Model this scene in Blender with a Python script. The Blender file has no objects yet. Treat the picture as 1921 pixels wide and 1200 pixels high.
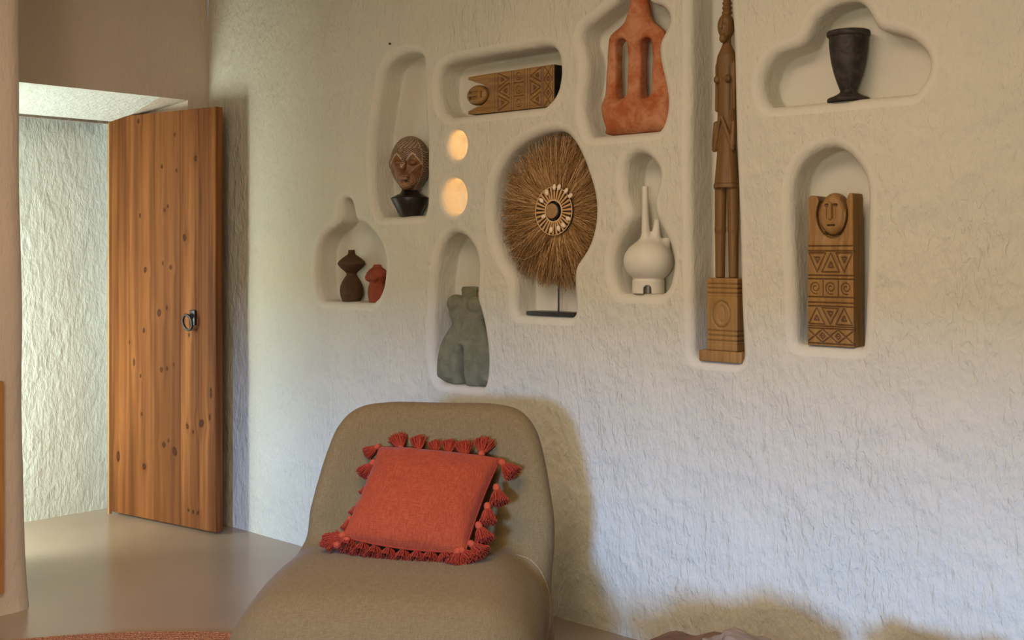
import bpy, bmesh, math, random
import numpy as np
from mathutils import Vector, Matrix, noise
from mathutils.geometry import delaunay_2d_cdt
random.seed(7); rng = np.random.default_rng(7)
SC = bpy.context.scene; COL = SC.collection
R_ = math.radians
# ------------------------------------------------------------------ camera
FPX = 2203.0; YH = 471.0; CAMH = 1.36; CAMD = 3.315
YAW = R_(132.8)
FW = Vector((math.cos(YAW), math.sin(YAW), 0)); RT = Vector((FW.y, -FW.x, 0)); CP = Vector((0, -CAMD, CAMH))
cam = bpy.data.cameras.new('camera'); cob = bpy.data.objects.new('camera', cam); COL.objects.link(cob)
cob.location = CP; cob.rotation_euler = (R_(90), 0, YAW - R_(90))
cam.sensor_width = 36; cam.lens = FPX / 1921 * 36; cam.shift_y = (YH - 600) / 1921; cam.clip_start = 0.05
SC.camera = cob
# ------------------------------------------------------------------ light
SC.view_settings.view_transform = 'Standard'; SC.view_settings.look = 'None'
SC.view_settings.gamma = 1; SC.view_settings.use_curve_mapping = False
SC.view_settings.exposure = -0.16
SC.cycles.use_denoising = True
SC.cycles.max_bounces = 8; SC.cycles.diffuse_bounces = 5
SC.cycles.sample_clamp_indirect = 4
w = bpy.data.worlds.new('daylight'); SC.world = w; w.use_nodes = True
w.node_tree.nodes['Background'].inputs[0].default_value = (.55, .7, 1, 1); w.node_tree.nodes['Background'].inputs[1].default_value = .6
def area(name, loc, target, sx, sy, energy, color, spread=180):
    l = bpy.data.lights.new(name, 'AREA'); l.shape = 'RECTANGLE'; l.size = sx; l.size_y = sy
    l.energy = energy; l.color = color; l.spread = R_(spread)
    o = bpy.data.objects.new(name, l); COL.objects.link(o); o.location = loc
    o.rotation_euler = (Vector(target) - Vector(loc)).to_track_quat('-Z', 'Y').to_euler()
    return o
# blue sky seen below the lintel of the garden opening behind the camera
area('sky_light', (5.4, -16.0, 2.75), (-2.4, 0, .3), 1.4, 1.7, 3900, (.24, .46, 1.0))
# sunlit garden seen through the same opening
area('garden_light', (.1, -5.0, 1.45), (-2.6, 0, 1.5), 1.1, 1.0, 84, (1.0, .90, .66))
# warm fill light added under the ceiling to lift the walls
area('ceiling_fill_light', (-1.8, -2.6, 2.93), (-1.8, -2.6, 0), 1.8, 1.8, 84, (1.0, .75, .57))
# daylight at the end of the side passage behind the door wall
area('passage_light', (-5.47, -1.86, .85), (-5.5, 0, .85), .5, 1.3, 50, (.93, 1.0, .93))

# ------------------------------------------------------------------ projection helpers (photo measurements -> world)
def ray(px, py): return FW + RT * ((px - 960) / FPX) + Vector((0, 0, 1)) * ((YH - py) / FPX)
def hit(px, py, axis, c):
    d = ray(px, py); k = (c - CP[axis]) / d[axis]; return CP + d * k
def P(px, py, y=.02): return hit(px, py, 1, y)
def cz(p): return (Vector(p) - CP).dot(FW)             # depth along the view axis
def XZ(X, Z, h=0): v = CP + FW * Z + RT * X; v.z = h; return v

# ------------------------------------------------------------------ object helpers
def link(o, parent=None):
    COL.objects.link(o)
    if parent is not None: o.parent = parent
    return o
def thing(name, label, cat, loc=(0, 0, 0), rot=(0, 0, 0), group=None):
    o = bpy.data.objects.new(name, None); o.empty_display_size = .05; COL.objects.link(o)
    o.location = loc; o.rotation_euler = rot; o['label'] = label; o['category'] = cat
    if group: o['group'] = group
    return o
def mesh(name, verts, faces, mat, parent=None, smooth=True, attrs=None, label=None, kind=None):
    m = bpy.data.meshes.new(name)
    v = np.asarray(verts, dtype=np.float32)
    if isinstance(faces, np.ndarray):
        n = faces.shape[1]
        m.vertices.add(len(v)); m.vertices.foreach_set('co', v.ravel())
        m.loops.add(faces.size); m.loops.foreach_set('vertex_index', faces.astype(np.int32).ravel())
        m.polygons.add(len(faces)); m.polygons.foreach_set('loop_start', np.arange(0, faces.size, n, dtype=np.int32))
        m.update(calc_edges=True)
    else:
        m.from_pydata([tuple(map(float, q)) for q in v], [], [list(map(int, f)) for f in faces]); m.update()
    if smooth: m.polygons.foreach_set('use_smooth', [True] * len(m.polygons))
    for k, a in (attrs or {}).items():
        a = np.asarray(a, dtype=np.float32)
        if a.ndim == 1:
            at = m.attributes.new(k, 'FLOAT', 'POINT'); at.data.foreach_set('value', a)
        else:
            at = m.attributes.new(k, 'FLOAT_COLOR', 'POINT')
            c = np.ones((len(a), 4), np.float32); c[:, :3] = a; at.data.foreach_set('color', c.ravel())
    if mat: m.materials.append(mat)
    o = bpy.data.objects.new(name, m); link(o, parent)
    if label: o['label'] = label
    if kind: o['kind'] = kind
    return o
def box(c, s):
    x, y, z = c; a, b, d = s[0] / 2, s[1] / 2, s[2] / 2
    v = [(x - a, y - b, z - d), (x + a, y - b, z - d), (x + a, y + b, z - d), (x - a, y + b, z - d),
         (x - a, y - b, z + d), (x + a, y - b, z + d), (x + a, y + b, z + d), (x - a, y + b, z + d)]
    f = [(0, 3, 2, 1), (4, 5, 6, 7), (0, 1, 5, 4), (1, 2, 6, 5), (2, 3, 7, 6), (3, 0, 4, 7)]
    return v, f
def bevel_box(name, c, s, r, mat, parent=None, **k):
    v, f = box(c, s); o = mesh(name, v, f, mat, parent, smooth=True, **k)
    bm = bmesh.new(); bm.from_mesh(o.data)
    bmesh.ops.bevel(bm, geom=bm.edges[:], offset=r, segments=3, affect='EDGES', profile=.5)
    bm.to_mesh(o.data); bm.free()
    o.data.polygons.foreach_set('use_smooth', [True] * len(o.data.polygons)); return o
def grid_faces(nu, nv, off=0, cu=False, flip=False):
    i = np.arange(nu if cu else nu - 1); j = np.arange(nv - 1)
    I, J = np.meshgrid(i, j, indexing='ij'); I2 = (I + 1) % nu
    q = np.stack([I * nv + J, I2 * nv + J, I2 * nv + J + 1, I * nv + J + 1], -1).reshape(-1, 4) + off
    return q[:, ::-1] if flip else q
def lathe_data(prof, n=64, c=(0, 0)):
    prof = np.array(prof, float); a = np.linspace(0, 2 * math.pi, n, endpoint=False)
    v = np.stack([c[0] + np.outer(np.cos(a), prof[:, 0]), c[1] + np.outer(np.sin(a), prof[:, 0]), np.tile(prof[:, 1], (n, 1))], -1).reshape(-1, 3)
    return v, grid_faces(n, len(prof), cu=True)
def smooth_prof(pts, k=6):
    pts = np.array(pts, float); out = []
    for i in range(len(pts) - 1):
        p0 = pts[max(i - 1, 0)]; p1 = pts[i]; p2 = pts[i + 1]; p3 = pts[min(i + 2, len(pts) - 1)]
        for t in np.arange(k) / k:
            out.append(.5 * ((2 * p1) + (p2 - p0) * t + (2 * p0 - 5 * p1 + 4 * p2 - p3) * t * t + (3 * p1 - p0 - 3 * p2 + p3) * t ** 3))
    out.append(pts[-1]); return np.array(out)
def tubes(lines, radii, sides=3, taper=None):
    """lines (N,K,3), radii (N,) -> verts, faces, per-line index"""
    L = np.asarray(lines, float); N, K, _ = L.shape; r = np.asarray(radii, float).reshape(N, 1)
    if taper is None: taper = np.ones(K)
    T = np.gradient(L, axis=1); T /= np.linalg.norm(T, axis=2, keepdims=True) + 1e-9
    up = np.tile(np.array([.31, .17, .93]), (N, K, 1)); A = np.cross(T, up); A /= np.linalg.norm(A, axis=2, keepdims=True) + 1e-9
    B = np.cross(T, A); V = []
    for s in range(sides):
        a = 2 * math.pi * s / sides
        V.append(L + (A * math.cos(a) + B * math.sin(a)) * (r * taper[None, :])[..., None])
    V = np.stack(V, 2).reshape(-1, 3)
    base = (np.arange(N) * K * sides)[:, None, None]; k = np.arange(K - 1)[None, :, None] * sides; s = np.arange(sides)[None, None, :]; s2 = (s + 1) % sides
    F = np.stack([base + k + s, base + k + s2, base + k + sides + s2, base + k + sides + s], -1).reshape(-1, 4)
    return V, F, np.repeat(np.arange(N), K * sides)
def catmull(pts, closed=True, k=6):
    pts = np.array(pts, float); n = len(pts); out = []
    for i in range(n if closed else n - 1):
        g = (lambda j: pts[j % n]) if closed else (lambda j: pts[min(max(j, 0), n - 1)])
        p0, p1, p2, p3 = g(i - 1), g(i), g(i + 1), g(i + 2)
        for t in np.arange(k) / k:
            out.append(.5 * ((2 * p1) + (p2 - p0) * t + (2 * p0 - 5 * p1 + 4 * p2 - p3) * t * t + (3 * p1 - p0 - 3 * p2 + p3) * t ** 3))
    if not closed: out.append(pts[-1])
    return np.array(out)
def resample(poly, n):
    p = np.vstack([poly, poly[:1]]); d = np.r_[0, np.cumsum(np.linalg.norm(np.diff(p, axis=0), axis=1))]
    t = np.linspace(0, d[-1], n, endpoint=False)
    return np.stack([np.interp(t, d, p[:, 0]), np.interp(t, d, p[:, 1])], 1)
def poly_sdf(X, Y, poly):
    poly = np.asarray(poly, float); d = np.full(X.shape, 1e9); ins = np.zeros(X.shape, bool); n = len(poly)
    for i in range(n):
        ax, ay = poly[i]; bx, by = poly[(i + 1) % n]; ex, ey = bx - ax, by - ay; l = ex * ex + ey * ey + 1e-12
        t = np.clip(((X - ax) * ex + (Y - ay) * ey) / l, 0, 1)
        d = np.minimum(d, (X - ax - t * ex) ** 2 + (Y - ay - t * ey) ** 2)
        c = ((ay > Y) != (by > Y)) & (X < ex * (Y - ay) / ((by - ay) if abs(by - ay) > 1e-12 else 1e-12) + ax); ins ^= c
    d = np.sqrt(d); return np.where(ins, -d, d)
def smin(a, b, k):
    h = np.clip(.5 + .5 * (b - a) / k, 0, 1); return b + (a - b) * h - k * h * (1 - h)
def smax(a, b, k): return -smin(-a, -b, k)
def capsule(X, Y, Z, a, b, ra, rb=None):
    if rb is None: rb = ra
    a = np.array(a, float); b = np.array(b, float); e = b - a; l = (e * e).sum()
    t = np.clip(((X - a[0]) * e[0] + (Y - a[1]) * e[1] + (Z - a[2]) * e[2]) / l, 0, 1)
    return np.sqrt((X - a[0] - t * e[0]) ** 2 + (Y - a[1] - t * e[1]) ** 2 + (Z - a[2] - t * e[2]) ** 2) - (ra + (rb - ra) * t)
def ellip(X, Y, Z, c, r):
    q = np.sqrt(((X - c[0]) / r[0]) ** 2 + ((Y - c[1]) / r[1]) ** 2 + ((Z - c[2]) / r[2]) ** 2)
    return (q - 1) * min(r)
def rbox(X, Y, Z, c, h, r):
    qx = np.abs(X - c[0]) - h[0] + r; qy = np.abs(Y - c[1]) - h[1] + r; qz = np.abs(Z - c[2]) - h[2] + r
    return np.sqrt(np.maximum(qx, 0) ** 2 + np.maximum(qy, 0) ** 2 + np.maximum(qz, 0) ** 2) + np.minimum(np.maximum(qx, np.maximum(qy, qz)), 0) - r
def nets(f, lo, hi, h):
    """surface nets: zero set of f -> verts, quads"""
    ax = [np.arange(lo[i], hi[i] + h, h) for i in range(3)]
    X, Y, Z = np.meshgrid(*ax, indexing='ij'); V = f(X, Y, Z).astype(np.float32); S = V < 0
    del X, Y, Z
    n = [len(a) for a in ax]
    cnt = np.zeros([m - 1 for m in n], np.int8)
    for dx in (0, 1):
        for dy in (0, 1):
            for dz in (0, 1): cnt += S[dx:n[0] - 1 + dx, dy:n[1] - 1 + dy, dz:n[2] - 1 + dz]
    act = (cnt > 0) & (cnt < 8); I, J, K = np.nonzero(act)
    idx = np.full(act.shape, -1, np.int64); idx[I, J, K] = np.arange(len(I))
    acc = np.zeros((len(I), 3)); num = np.zeros(len(I))
    cs = [(a, b, c) for a in (0, 1) for b in (0, 1) for c in (0, 1)]
    for a in cs:
        for d in range(3):
            if a[d]: continue
            b = list(a); b[d] = 1
            va = V[I + a[0], J + a[1], K + a[2]]; vb = V[I + b[0], J + b[1], K + b[2]]
            cr = (va < 0) != (vb < 0); t = np.where(cr, va / np.where(cr, va - vb, 1), 0)
            p = np.tile(np.array(a, float), (len(I), 1)); p[:, d] += t
            acc += p * cr[:, None]; num += cr
    acc /= num[:, None]
    W = np.stack([ax[0][I], ax[1][J], ax[2][K]], 1) + acc * h
    F = []
    for d in range(3):
        e1, e2 = [(1, 2), (2, 0), (0, 1)][d]
        sl0 = [slice(None)] * 3; sl1 = [slice(None)] * 3; sl0[d] = slice(0, -1); sl1[d] = slice(1, None)
        A = S[tuple(sl0)]; B = S[tuple(sl1)]; ij = np.stack(np.nonzero(A != B), 1)
        ok = (ij[:, e1] > 0) & (ij[:, e2] > 0) & (ij[:, e1] < n[e1] - 1) & (ij[:, e2] < n[e2] - 1); ij = ij[ok]
        def cell(o1, o2):
            c = ij.copy(); c[:, e1] += o1; c[:, e2] += o2; return idx[c[:, 0], c[:, 1], c[:, 2]]
        q = np.stack([cell(-1, -1), cell(0, -1), cell(0, 0), cell(-1, 0)], 1)
        fl = ~A[ij[:, 0], ij[:, 1], ij[:, 2]]; q[fl] = q[fl][:, ::-1]; F.append(q)
    return W, np.vstack(F)

# ------------------------------------------------------------------ materials
def mat(name, col=(.5, .5, .5), rough=.7, spec=.3):
    m = bpy.data.materials.new(name); m.use_nodes = True; nt = m.node_tree; b = nt.nodes['Principled BSDF']
    b.inputs['Base Color'].default_value = (*col, 1); b.inputs['Roughness'].default_value = rough
    b.inputs['Specular IOR Level'].default_value = spec
    return m, nt, b
def N(nt, t, **k):
    n = nt.nodes.new(t)
    for a, v in k.items():
        if a.startswith('i_'): n.inputs[a[2:].replace('_', ' ')].default_value = v
        else: setattr(n, a, v)
    return n
def L(nt, a, b): nt.links.new(a, b)
def coords(nt, scale=(1, 1, 1), kind='Object', rot=(0, 0, 0)):
    tc = N(nt, 'ShaderNodeTexCoord'); mp = N(nt, 'ShaderNodeMapping'); mp.inputs['Scale'].default_value = scale; mp.inputs['Rotation'].default_value = rot
    L(nt, tc.outputs[kind], mp.inputs['Vector']); return mp.outputs[0]
def noise_n(nt, vec, scale, detail=4, rough=.5, dist=0):
    n = N(nt, 'ShaderNodeTexNoise'); n.inputs['Scale'].default_value = scale; n.inputs['Detail'].default_value = detail
    n.inputs['Roughness'].default_value = rough; n.inputs['Distortion'].default_value = dist
    if vec is not None: L(nt, vec, n.inputs['Vector'])
    return n.outputs['Fac']
def ramp(nt, fac, stops, interp='LINEAR'):
    r = N(nt, 'ShaderNodeValToRGB'); r.color_ramp.interpolation = interp; e = r.color_ramp.elements
    while len(e) < len(stops): e.new(.5)
    for el, (p, c) in zip(e, stops): el.position = p; el.color = (*c, 1) if len(c) == 3 else c
    L(nt, fac, r.inputs[0]); return r.outputs[0]
def mixc(nt, fac, a, b, mode='MIX'):
    m = N(nt, 'ShaderNodeMix', data_type='RGBA', blend_type=mode)
    for v, s in ((fac, 0), (a, 6), (b, 7)):
        if isinstance(v, (int, float)): m.inputs[s].default_value = v
        elif isinstance(v, tuple): m.inputs[s].default_value = (*v, 1)
        else: L(nt, v, m.inputs[s])
    return m.outputs[2]
def math_n(nt, op, a, b=0.0, clamp=False):
    m = N(nt, 'ShaderNodeMath', operation=op); m.use_clamp = clamp
    for v, s in ((a, 0), (b, 1)):
        if isinstance(v, (int, float)): m.inputs[s].default_value = v
        else: L(nt, v, m.inputs[s])
    return m.outputs[0]
def bump(nt, b, height, dist=.002, strength=1.0, prev=None):
    n = N(nt, 'ShaderNodeBump'); n.inputs['Distance'].default_value = dist; n.inputs['Strength'].default_value = strength
    L(nt, height, n.inputs['Height'])
    if prev: L(nt, prev, n.inputs['Normal'])
    L(nt, n.outputs[0], b.inputs['Normal']); return n.outputs[0]
def attr(nt, name, out='Fac'): a = N(nt, 'ShaderNodeAttribute', attribute_name=name); return a.outputs[out]

def plaster(name, c1, c2, depth=.006, smoothbelow=True, rough=.85):
    m, nt, b = mat(name, c1, rough, .2)
    v = coords(nt, (1, 1, 1)); vs = coords(nt, (1, 1, .45))
    L(nt, mixc(nt, ramp(nt, noise_n(nt, v, 1.6, 5, .6, .4), [(.35, (0, 0, 0)), (.65, (1, 1, 1))]), c1, c2), b.inputs['Base Color'])
    n1 = noise_n(nt, vs, 42, 2, .5, .45)
    r1 = ramp(nt, n1, [(.50, (0, 0, 0)), (.56, (1, 1, 1)), (.66, (.55,) * 3)])
    n2 = noise_n(nt, vs, 62, 4, .6, .2)
    n3 = noise_n(nt, v, 7, 3, .5, .3)
    n4 = noise_n(nt, vs, 30, 2, .5, .2)
    mask = ramp(nt, noise_n(nt, v, 3.3, 2), [(.38, (.2, .2, .2)), (.62, (1, 1, 1))])
    h = math_n(nt, 'MULTIPLY', r1, mask); h = math_n(nt, 'ADD', math_n(nt, 'MULTIPLY', h, .09), math_n(nt, 'MULTIPLY', n2, .50))
    h = math_n(nt, 'ADD', h, math_n(nt, 'MULTIPLY', n3, 1.3)); h = math_n(nt, 'ADD', h, math_n(nt, 'MULTIPLY', n4, .55))
    bump(nt, b, h, depth, 1)
    return m
M = {}
M['wall'] = plaster('cream_plaster', (.60, .572, .455), (.555, .542, .435), .0165)
M['niche'] = plaster('smooth_niche_plaster', (.62, .585, .475), (.58, .56, .46), .0055)
M['wall_left'] = plaster('pinkish_plaster', (.60, .49, .385), (.55, .46, .37), .007)
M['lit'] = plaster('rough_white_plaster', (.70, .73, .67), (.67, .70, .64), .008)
M['ceil'] = plaster('ceiling_plaster', (.66, .60, .5), (.62, .58, .5), .003)
m, nt, b = mat('polished_cement', (.4, .32, .24), .3, .45)
v = coords(nt, (1, 1, 1))
L(nt, mixc(nt, ramp(nt, noise_n(nt, v, 1.1, 3, .5, 0), [(.3, (0, 0, 0)), (.7, (1, 1, 1))]), (.30, .225, .160), (.36, .28, .205)), b.inputs['Base Color'])
b.inputs['Roughness'].default_value = .26
M['floor'] = m
def wood(name, dark, light, scale=(1, 1, .06), s=60, rough=.5, groove=None, spec=.35, dep=.0012):
    m, nt, b = mat(name, light, rough, spec)
    v = coords(nt, scale); g = noise_n(nt, v, s, 5, .6, .6); g2 = noise_n(nt, coords(nt, (1, 1, .2)), 7, 3, .5, .5)
    c = mixc(nt, ramp(nt, g, [(.32, (0, 0, 0)), (.68, (1, 1, 1))]), dark, light)
    c = mixc(nt, ramp(nt, g2, [(.35, (.55,) * 3), (.65, (0, 0, 0))]), c, tuple(q * .62 for q in light), 'MIX')
    if groove: c = mixc(nt, attr(nt, 'groove'), c, groove)
    L(nt, c, b.inputs['Base Color']); bump(nt, b, g, dep, .6); return m
M['carved'] = wood('carved_honey_wood', (.19, .095, .025), (.36, .200, .062), groove=(.065, .024, .007), dep=.002)
M['figure'] = wood('dark_carved_wood', (.11, .052, .013), (.24, .125, .035), groove=(.035, .014, .005), dep=.004)
M['block'] = wood('golden_block_wood', (.22, .115, .030), (.38, .215, .070), groove=(.09, .038, .012), dep=.003)
M['slab'] = wood('weathered_table_wood', (.07, .035, .018), (.21, .105, .048), (1, .15, 1), 30, .7)
M['grey_slab'] = wood('grey_split_wood', (.12, .09, .07), (.33, .26, .20), (.2, 1, 1), 40, .8)
M['frame_wood'] = wood('orange_frame_wood', (.30, .13, .04), (.5, .24, .08))
M['edge_wood'] = wood('door_edge_wood', (.34, .17, .07), (.5, .28, .125))
# door pine: warped grain + knots come as mesh attributes
m, nt, b = mat('knotty_pine', (.5, .27, .11), .62, .10)
cx = N(nt, 'ShaderNodeCombineXYZ'); L(nt, math_n(nt, 'MULTIPLY', attr(nt, 'gu'), 1.0), cx.inputs[0]); L(nt, attr(nt, 'seed'), cx.inputs[1]); L(nt, math_n(nt, 'MULTIPLY', attr(nt, 'gv'), .035), cx.inputs[2])
g = noise_n(nt, cx.outputs[0], 95, 5, .6, .25); g2 = noise_n(nt, cx.outputs[0], 22, 3, .5, .2)
c = mixc(nt, ramp(nt, g2, [(.34, (0, 0, 0)), (.66, (1, 1, 1))]), (.085, .027, .008), (.26, .100, .029))
c = mixc(nt, math_n(nt, 'MULTIPLY', ramp(nt, g, [(.36, (1, 1, 1)), (.56, (0, 0, 0))]), .55), c, (.15, .052, .014))
c = mixc(nt, attr(nt, 'tone'), c, (.095, .034, .010)); c = mixc(nt, attr(nt, 'knot'), c, (.026, .007, .002))
L(nt, c, b.inputs['Base Color']); bump(nt, b, g, .0008, .5); M['pine'] = m
def clay(name, c1, c2, scale=12, rough=.8, dep=.0015, ramp_=(.4, .62), fine=140, spec=.25):
    m, nt, b = mat(name, c1, rough, spec); v = coords(nt)
    L(nt, mixc(nt, ramp(nt, noise_n(nt, v, scale, 6, .65, .5), [(ramp_[0], (0, 0, 0)), (ramp_[1], (1, 1, 1))]), c1, c2), b.inputs['Base Color'])
    bump(nt, b, noise_n(nt, v, fine, 3), dep, .6); return m
M['terracotta'] = clay('dusty_terracotta', (.33, .092, .030), (.47, .215, .105), 14, .85, .003, fine=90)
M['white_clay'] = clay('cream_clay', (.60, .575, .47), (.66, .63, .53), 5, .5, .0006)
M['green_clay'] = clay('grey_green_clay', (.135, .135, .082), (.19, .185, .12), 20, .8, .003, fine=60)
M['brown_clay'] = clay('dark_brown_clay', (.060, .030, .012), (.085, .045, .02), 20, .8)
M['red_clay'] = clay('brick_red_clay', (.20, .040, .016), (.26, .058, .025), 20, .75)
M['black_clay'] = clay('worn_black_clay', (.016, .013, .011), (.062, .050, .040), 26, .6, .003, (.42, .70), 45, .35)
M['black'] = clay('black_lacquer', (.012, .010, .009), (.02, .016, .014), 8, .35, .0006, spec=.5)
M['iron'] = clay('black_iron', (.01, .01, .011), (.02, .02, .022), 30, .4, .002, spec=.6)
M['hub'] = wood('hub_wood', (.28, .15, .055), (.44, .25, .10), (1, 1, 1), 60)
M['shell'] = clay('cowrie_shell', (.72, .56, .38), (.82, .68, .50), 90, .35, .0003)
M['shell_slit'] = clay('shell_slit', (.12, .05, .02), (.15, .07, .03), 30, .6)
m, nt, b = mat('straw', (.4, .24, .1), .75, .2)
L(nt, ramp(nt, attr(nt, 'tone'), [(0, (.15, .07, .02)), (.4, (.38, .21, .075)), (.8, (.62, .39, .18)), (1, (.75, .54, .30))]), b.inputs['Base Color']); M['straw'] = m
m, nt, b = mat('painted_head', (.2, .1, .05), .5, .35); L(nt, attr(nt, 'paint', 'Color'), b.inputs['Base Color'])
bump(nt, b, noise_n(nt, coords(nt), 120, 3), .001, .5); M['head'] = m
def cloth(name, c1, c2, s=420, dep=.0012, sheen=.3, slub=True):
    m, nt, b = mat(name, c1, .92, .15)
    vx = coords(nt, (1, .08, .08)); vz = coords(nt, (.1, 1, 1))
    a = noise_n(nt, coords(nt, (.10, 1, 1)), s, 2); c = noise_n(nt, coords(nt, (1, .1, .1)), s, 2)
    h = math_n(nt, 'MULTIPLY', a, c)
    f = ramp(nt, h, [(.14, (0, 0, 0)), (.36, (1, 1, 1))])
    L(nt, mixc(nt, f, c1, c2), b.inputs['Base Color']); bump(nt, b, h, dep, .8)
    b.inputs['Sheen Weight'].default_value = sheen; b.inputs['Sheen Roughness'].default_value = .4
    return m
M['chair'] = cloth('olive_tan_velvet', (.155, .106, .044), (.205, .146, .064), 520, .0009, .08)
M['seam'] = cloth('tan_welt', (.24, .17, .10), (.32, .24, .15), 400)
M['cushion'] = cloth('burnt_orange_slub_cotton', (.265, .038, .012), (.345, .064, .023), 420, .0012, .12)
M['tassel'] = cloth('brick_red_yarn', (.235, .024, .009), (.32, .042, .016), 500, .001, .04)
M['tassel_knot'] = cloth('burnt_orange_yarn', (.33, .050, .020), (.41, .078, .032), 500, .001, .05)
m, nt, b = mat('jute', (.4, .2, .1), .9, .1)
v = coords(nt); L(nt, ramp(nt, noise_n(nt, v, 180, 4, .7), [(.35, (.16, .06, .028)), (.55, (.42, .185, .09)), (.75, (.62, .34, .2))]), b.inputs['Base Color'])
bump(nt, b, noise_n(nt, v, 150, 3), .006, 1); M['jute'] = m

# ------------------------------------------------------------------ setting: niche wall
XL = -5.167; XR = 2.2; YF = -5.0; ZC = 3.0
def undul(x, z):
    return .006 * noise.noise(Vector((x * 1.7, z * 1.5, 3.1))) + .0035 * noise.noise(Vector((x * 5, z * 4.2, 9.7)))
NICHES = {  # photo outline of each throat, depth, rim radius
 'head': ([(797,110),(798,150),(800,225),(804,260),(804,340),(803,384),(795,404),(760,406),(722,405),(708,385),(703,340),(702,260),(708,220),(716,170),(722,135),(738,112),(760,101),(782,100)], .13, .036),
 'board': ([(1050,105),(1053,135),(1050,159),(1044,178),(1030,194),(1005,201),(960,207),(890,214),(850,216),(833,205),(827,180),(827,150),(833,130),(850,118),(880,111),(930,103),(985,94),(1020,88),(1040,90)], .13, .034),
 'keyhole': ([(1050,246),(1068,253),(1087,280),(1103,317),(1116,360),(1120,393),(1117,427),(1107,460),(1093,483),(1082,500),(1079,525),(1081,565),(1080,588),(1060,592),(1000,592),(975,591),(971,570),(970,535),(962,510),(945,480),(933,440),(928,393),(932,345),(948,305),(975,275),(1005,256),(1030,248)], .13, .034),
 'terracotta': ([(1215,-5),(1222,6),(1243,12),(1256,30),(1254,48),(1246,63),(1238,80),(1237,100),(1241,126),(1249,159),(1253,191),(1251,217),(1243,240),(1225,247),(1180,251),(1130,255),(1112,255),(1104,235),(1097,205),(1100,170),(1104,135),(1102,105),(1094,75),(1100,55),(1118,40),(1140,22),(1158,5),(1165,-20),(1168,-60),(1178,-85),(1195,-90),(1208,-75),(1212,-40)], .12, .034),
 'tall': ([(1370,-60),(1373,0),(1377,60),(1380,150),(1383,270),(1388,400),(1391,520),(1395,640),(1396,672),(1388,680),(1350,677),(1314,674),(1304,668),(1303,640),(1301,500),(1300,300),(1300,100),(1301,-60),(1310,-100),(1335,-112),(1360,-100)], .14, .03),
 'cloud': ([(1606,4),(1622,12),(1632,26),(1641,44),(1650,56),(1672,61),(1702,69),(1725,83),(1740,102),(1744,120),(1740,142),(1728,162),(1712,176),(1690,183),(1625,187),(1550,191),(1480,196),(1448,197),(1436,180),(1433,152),(1442,126),(1460,104),(1485,94),(1508,85),(1521,66),(1530,42),(1550,22),(1575,9)], .12, .034),
 'arch': ([(1565,276),(1585,283),(1603,298),(1619,322),(1628,351),(1629,400),(1628,470),(1625,565),(1621,635),(1614,649),(1560,649),(1505,646),(1498,635),(1496,565),(1492,470),(1489,390),(1491,345),(1501,315),(1520,293),(1543,281)], .12, .034),
 'bottle': ([(652,371),(661,377),(666,395),(671,414),(688,422),(706,440),(719,463),(724,490),(723,523),(717,548),(702,564),(645,566),(615,564),(603,548),(599,505),(602,465),(614,438),(632,425),(643,412),(644,392),(645,376)], .12, .034),
 'torso': ([(862,437),(880,447),(893,467),(900,497),(897,537),(897,562),(908,603),(916,657),(915,705),(906,724),(870,722),(830,716),(819,690),(815,640),(818,560),(824,490),(834,460),(848,441)], .13, .034),
 'gourd': ([(1205,288),(1222,296),(1236,312),(1240,330),(1236,352),(1230,376),(1230,396),(1238,417),(1250,440),(1262,470),(1265,495),(1261,520),(1250,545),(1205,551),(1170,550),(1157,525),(1154,490),(1162,458),(1178,430),(1190,408),(1187,388),(1179,365),(1176,335),(1179,308),(1190,293)], .13, .034),
}
def ell(cx_, cy_, rx, ry): return [(cx_ + rx * math.cos(a), cy_ + ry * math.sin(a)) for a in np.linspace(0, 2 * math.pi, 16, endpoint=False)]
NICHES['glow_top'] = (ell(864, 272, 17, 27), .10, .020)
NICHES['glow_low'] = (ell(858, 369, 22, 34), .10, .022)
BASE = {'head': (765, 405), 'board': (940, 210), 'keyhole': (1030, 592), 'terracotta': (1180, 251), 'tall': (1350, 678), 'cloud': (1580, 189), 'arch': (1560, 649), 'bottle': (660, 566), 'torso': (865, 722), 'gourd': (1210, 551)}
ZB = {}; OUT = {}
wall_holes = []; niche_meshes = []
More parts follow.
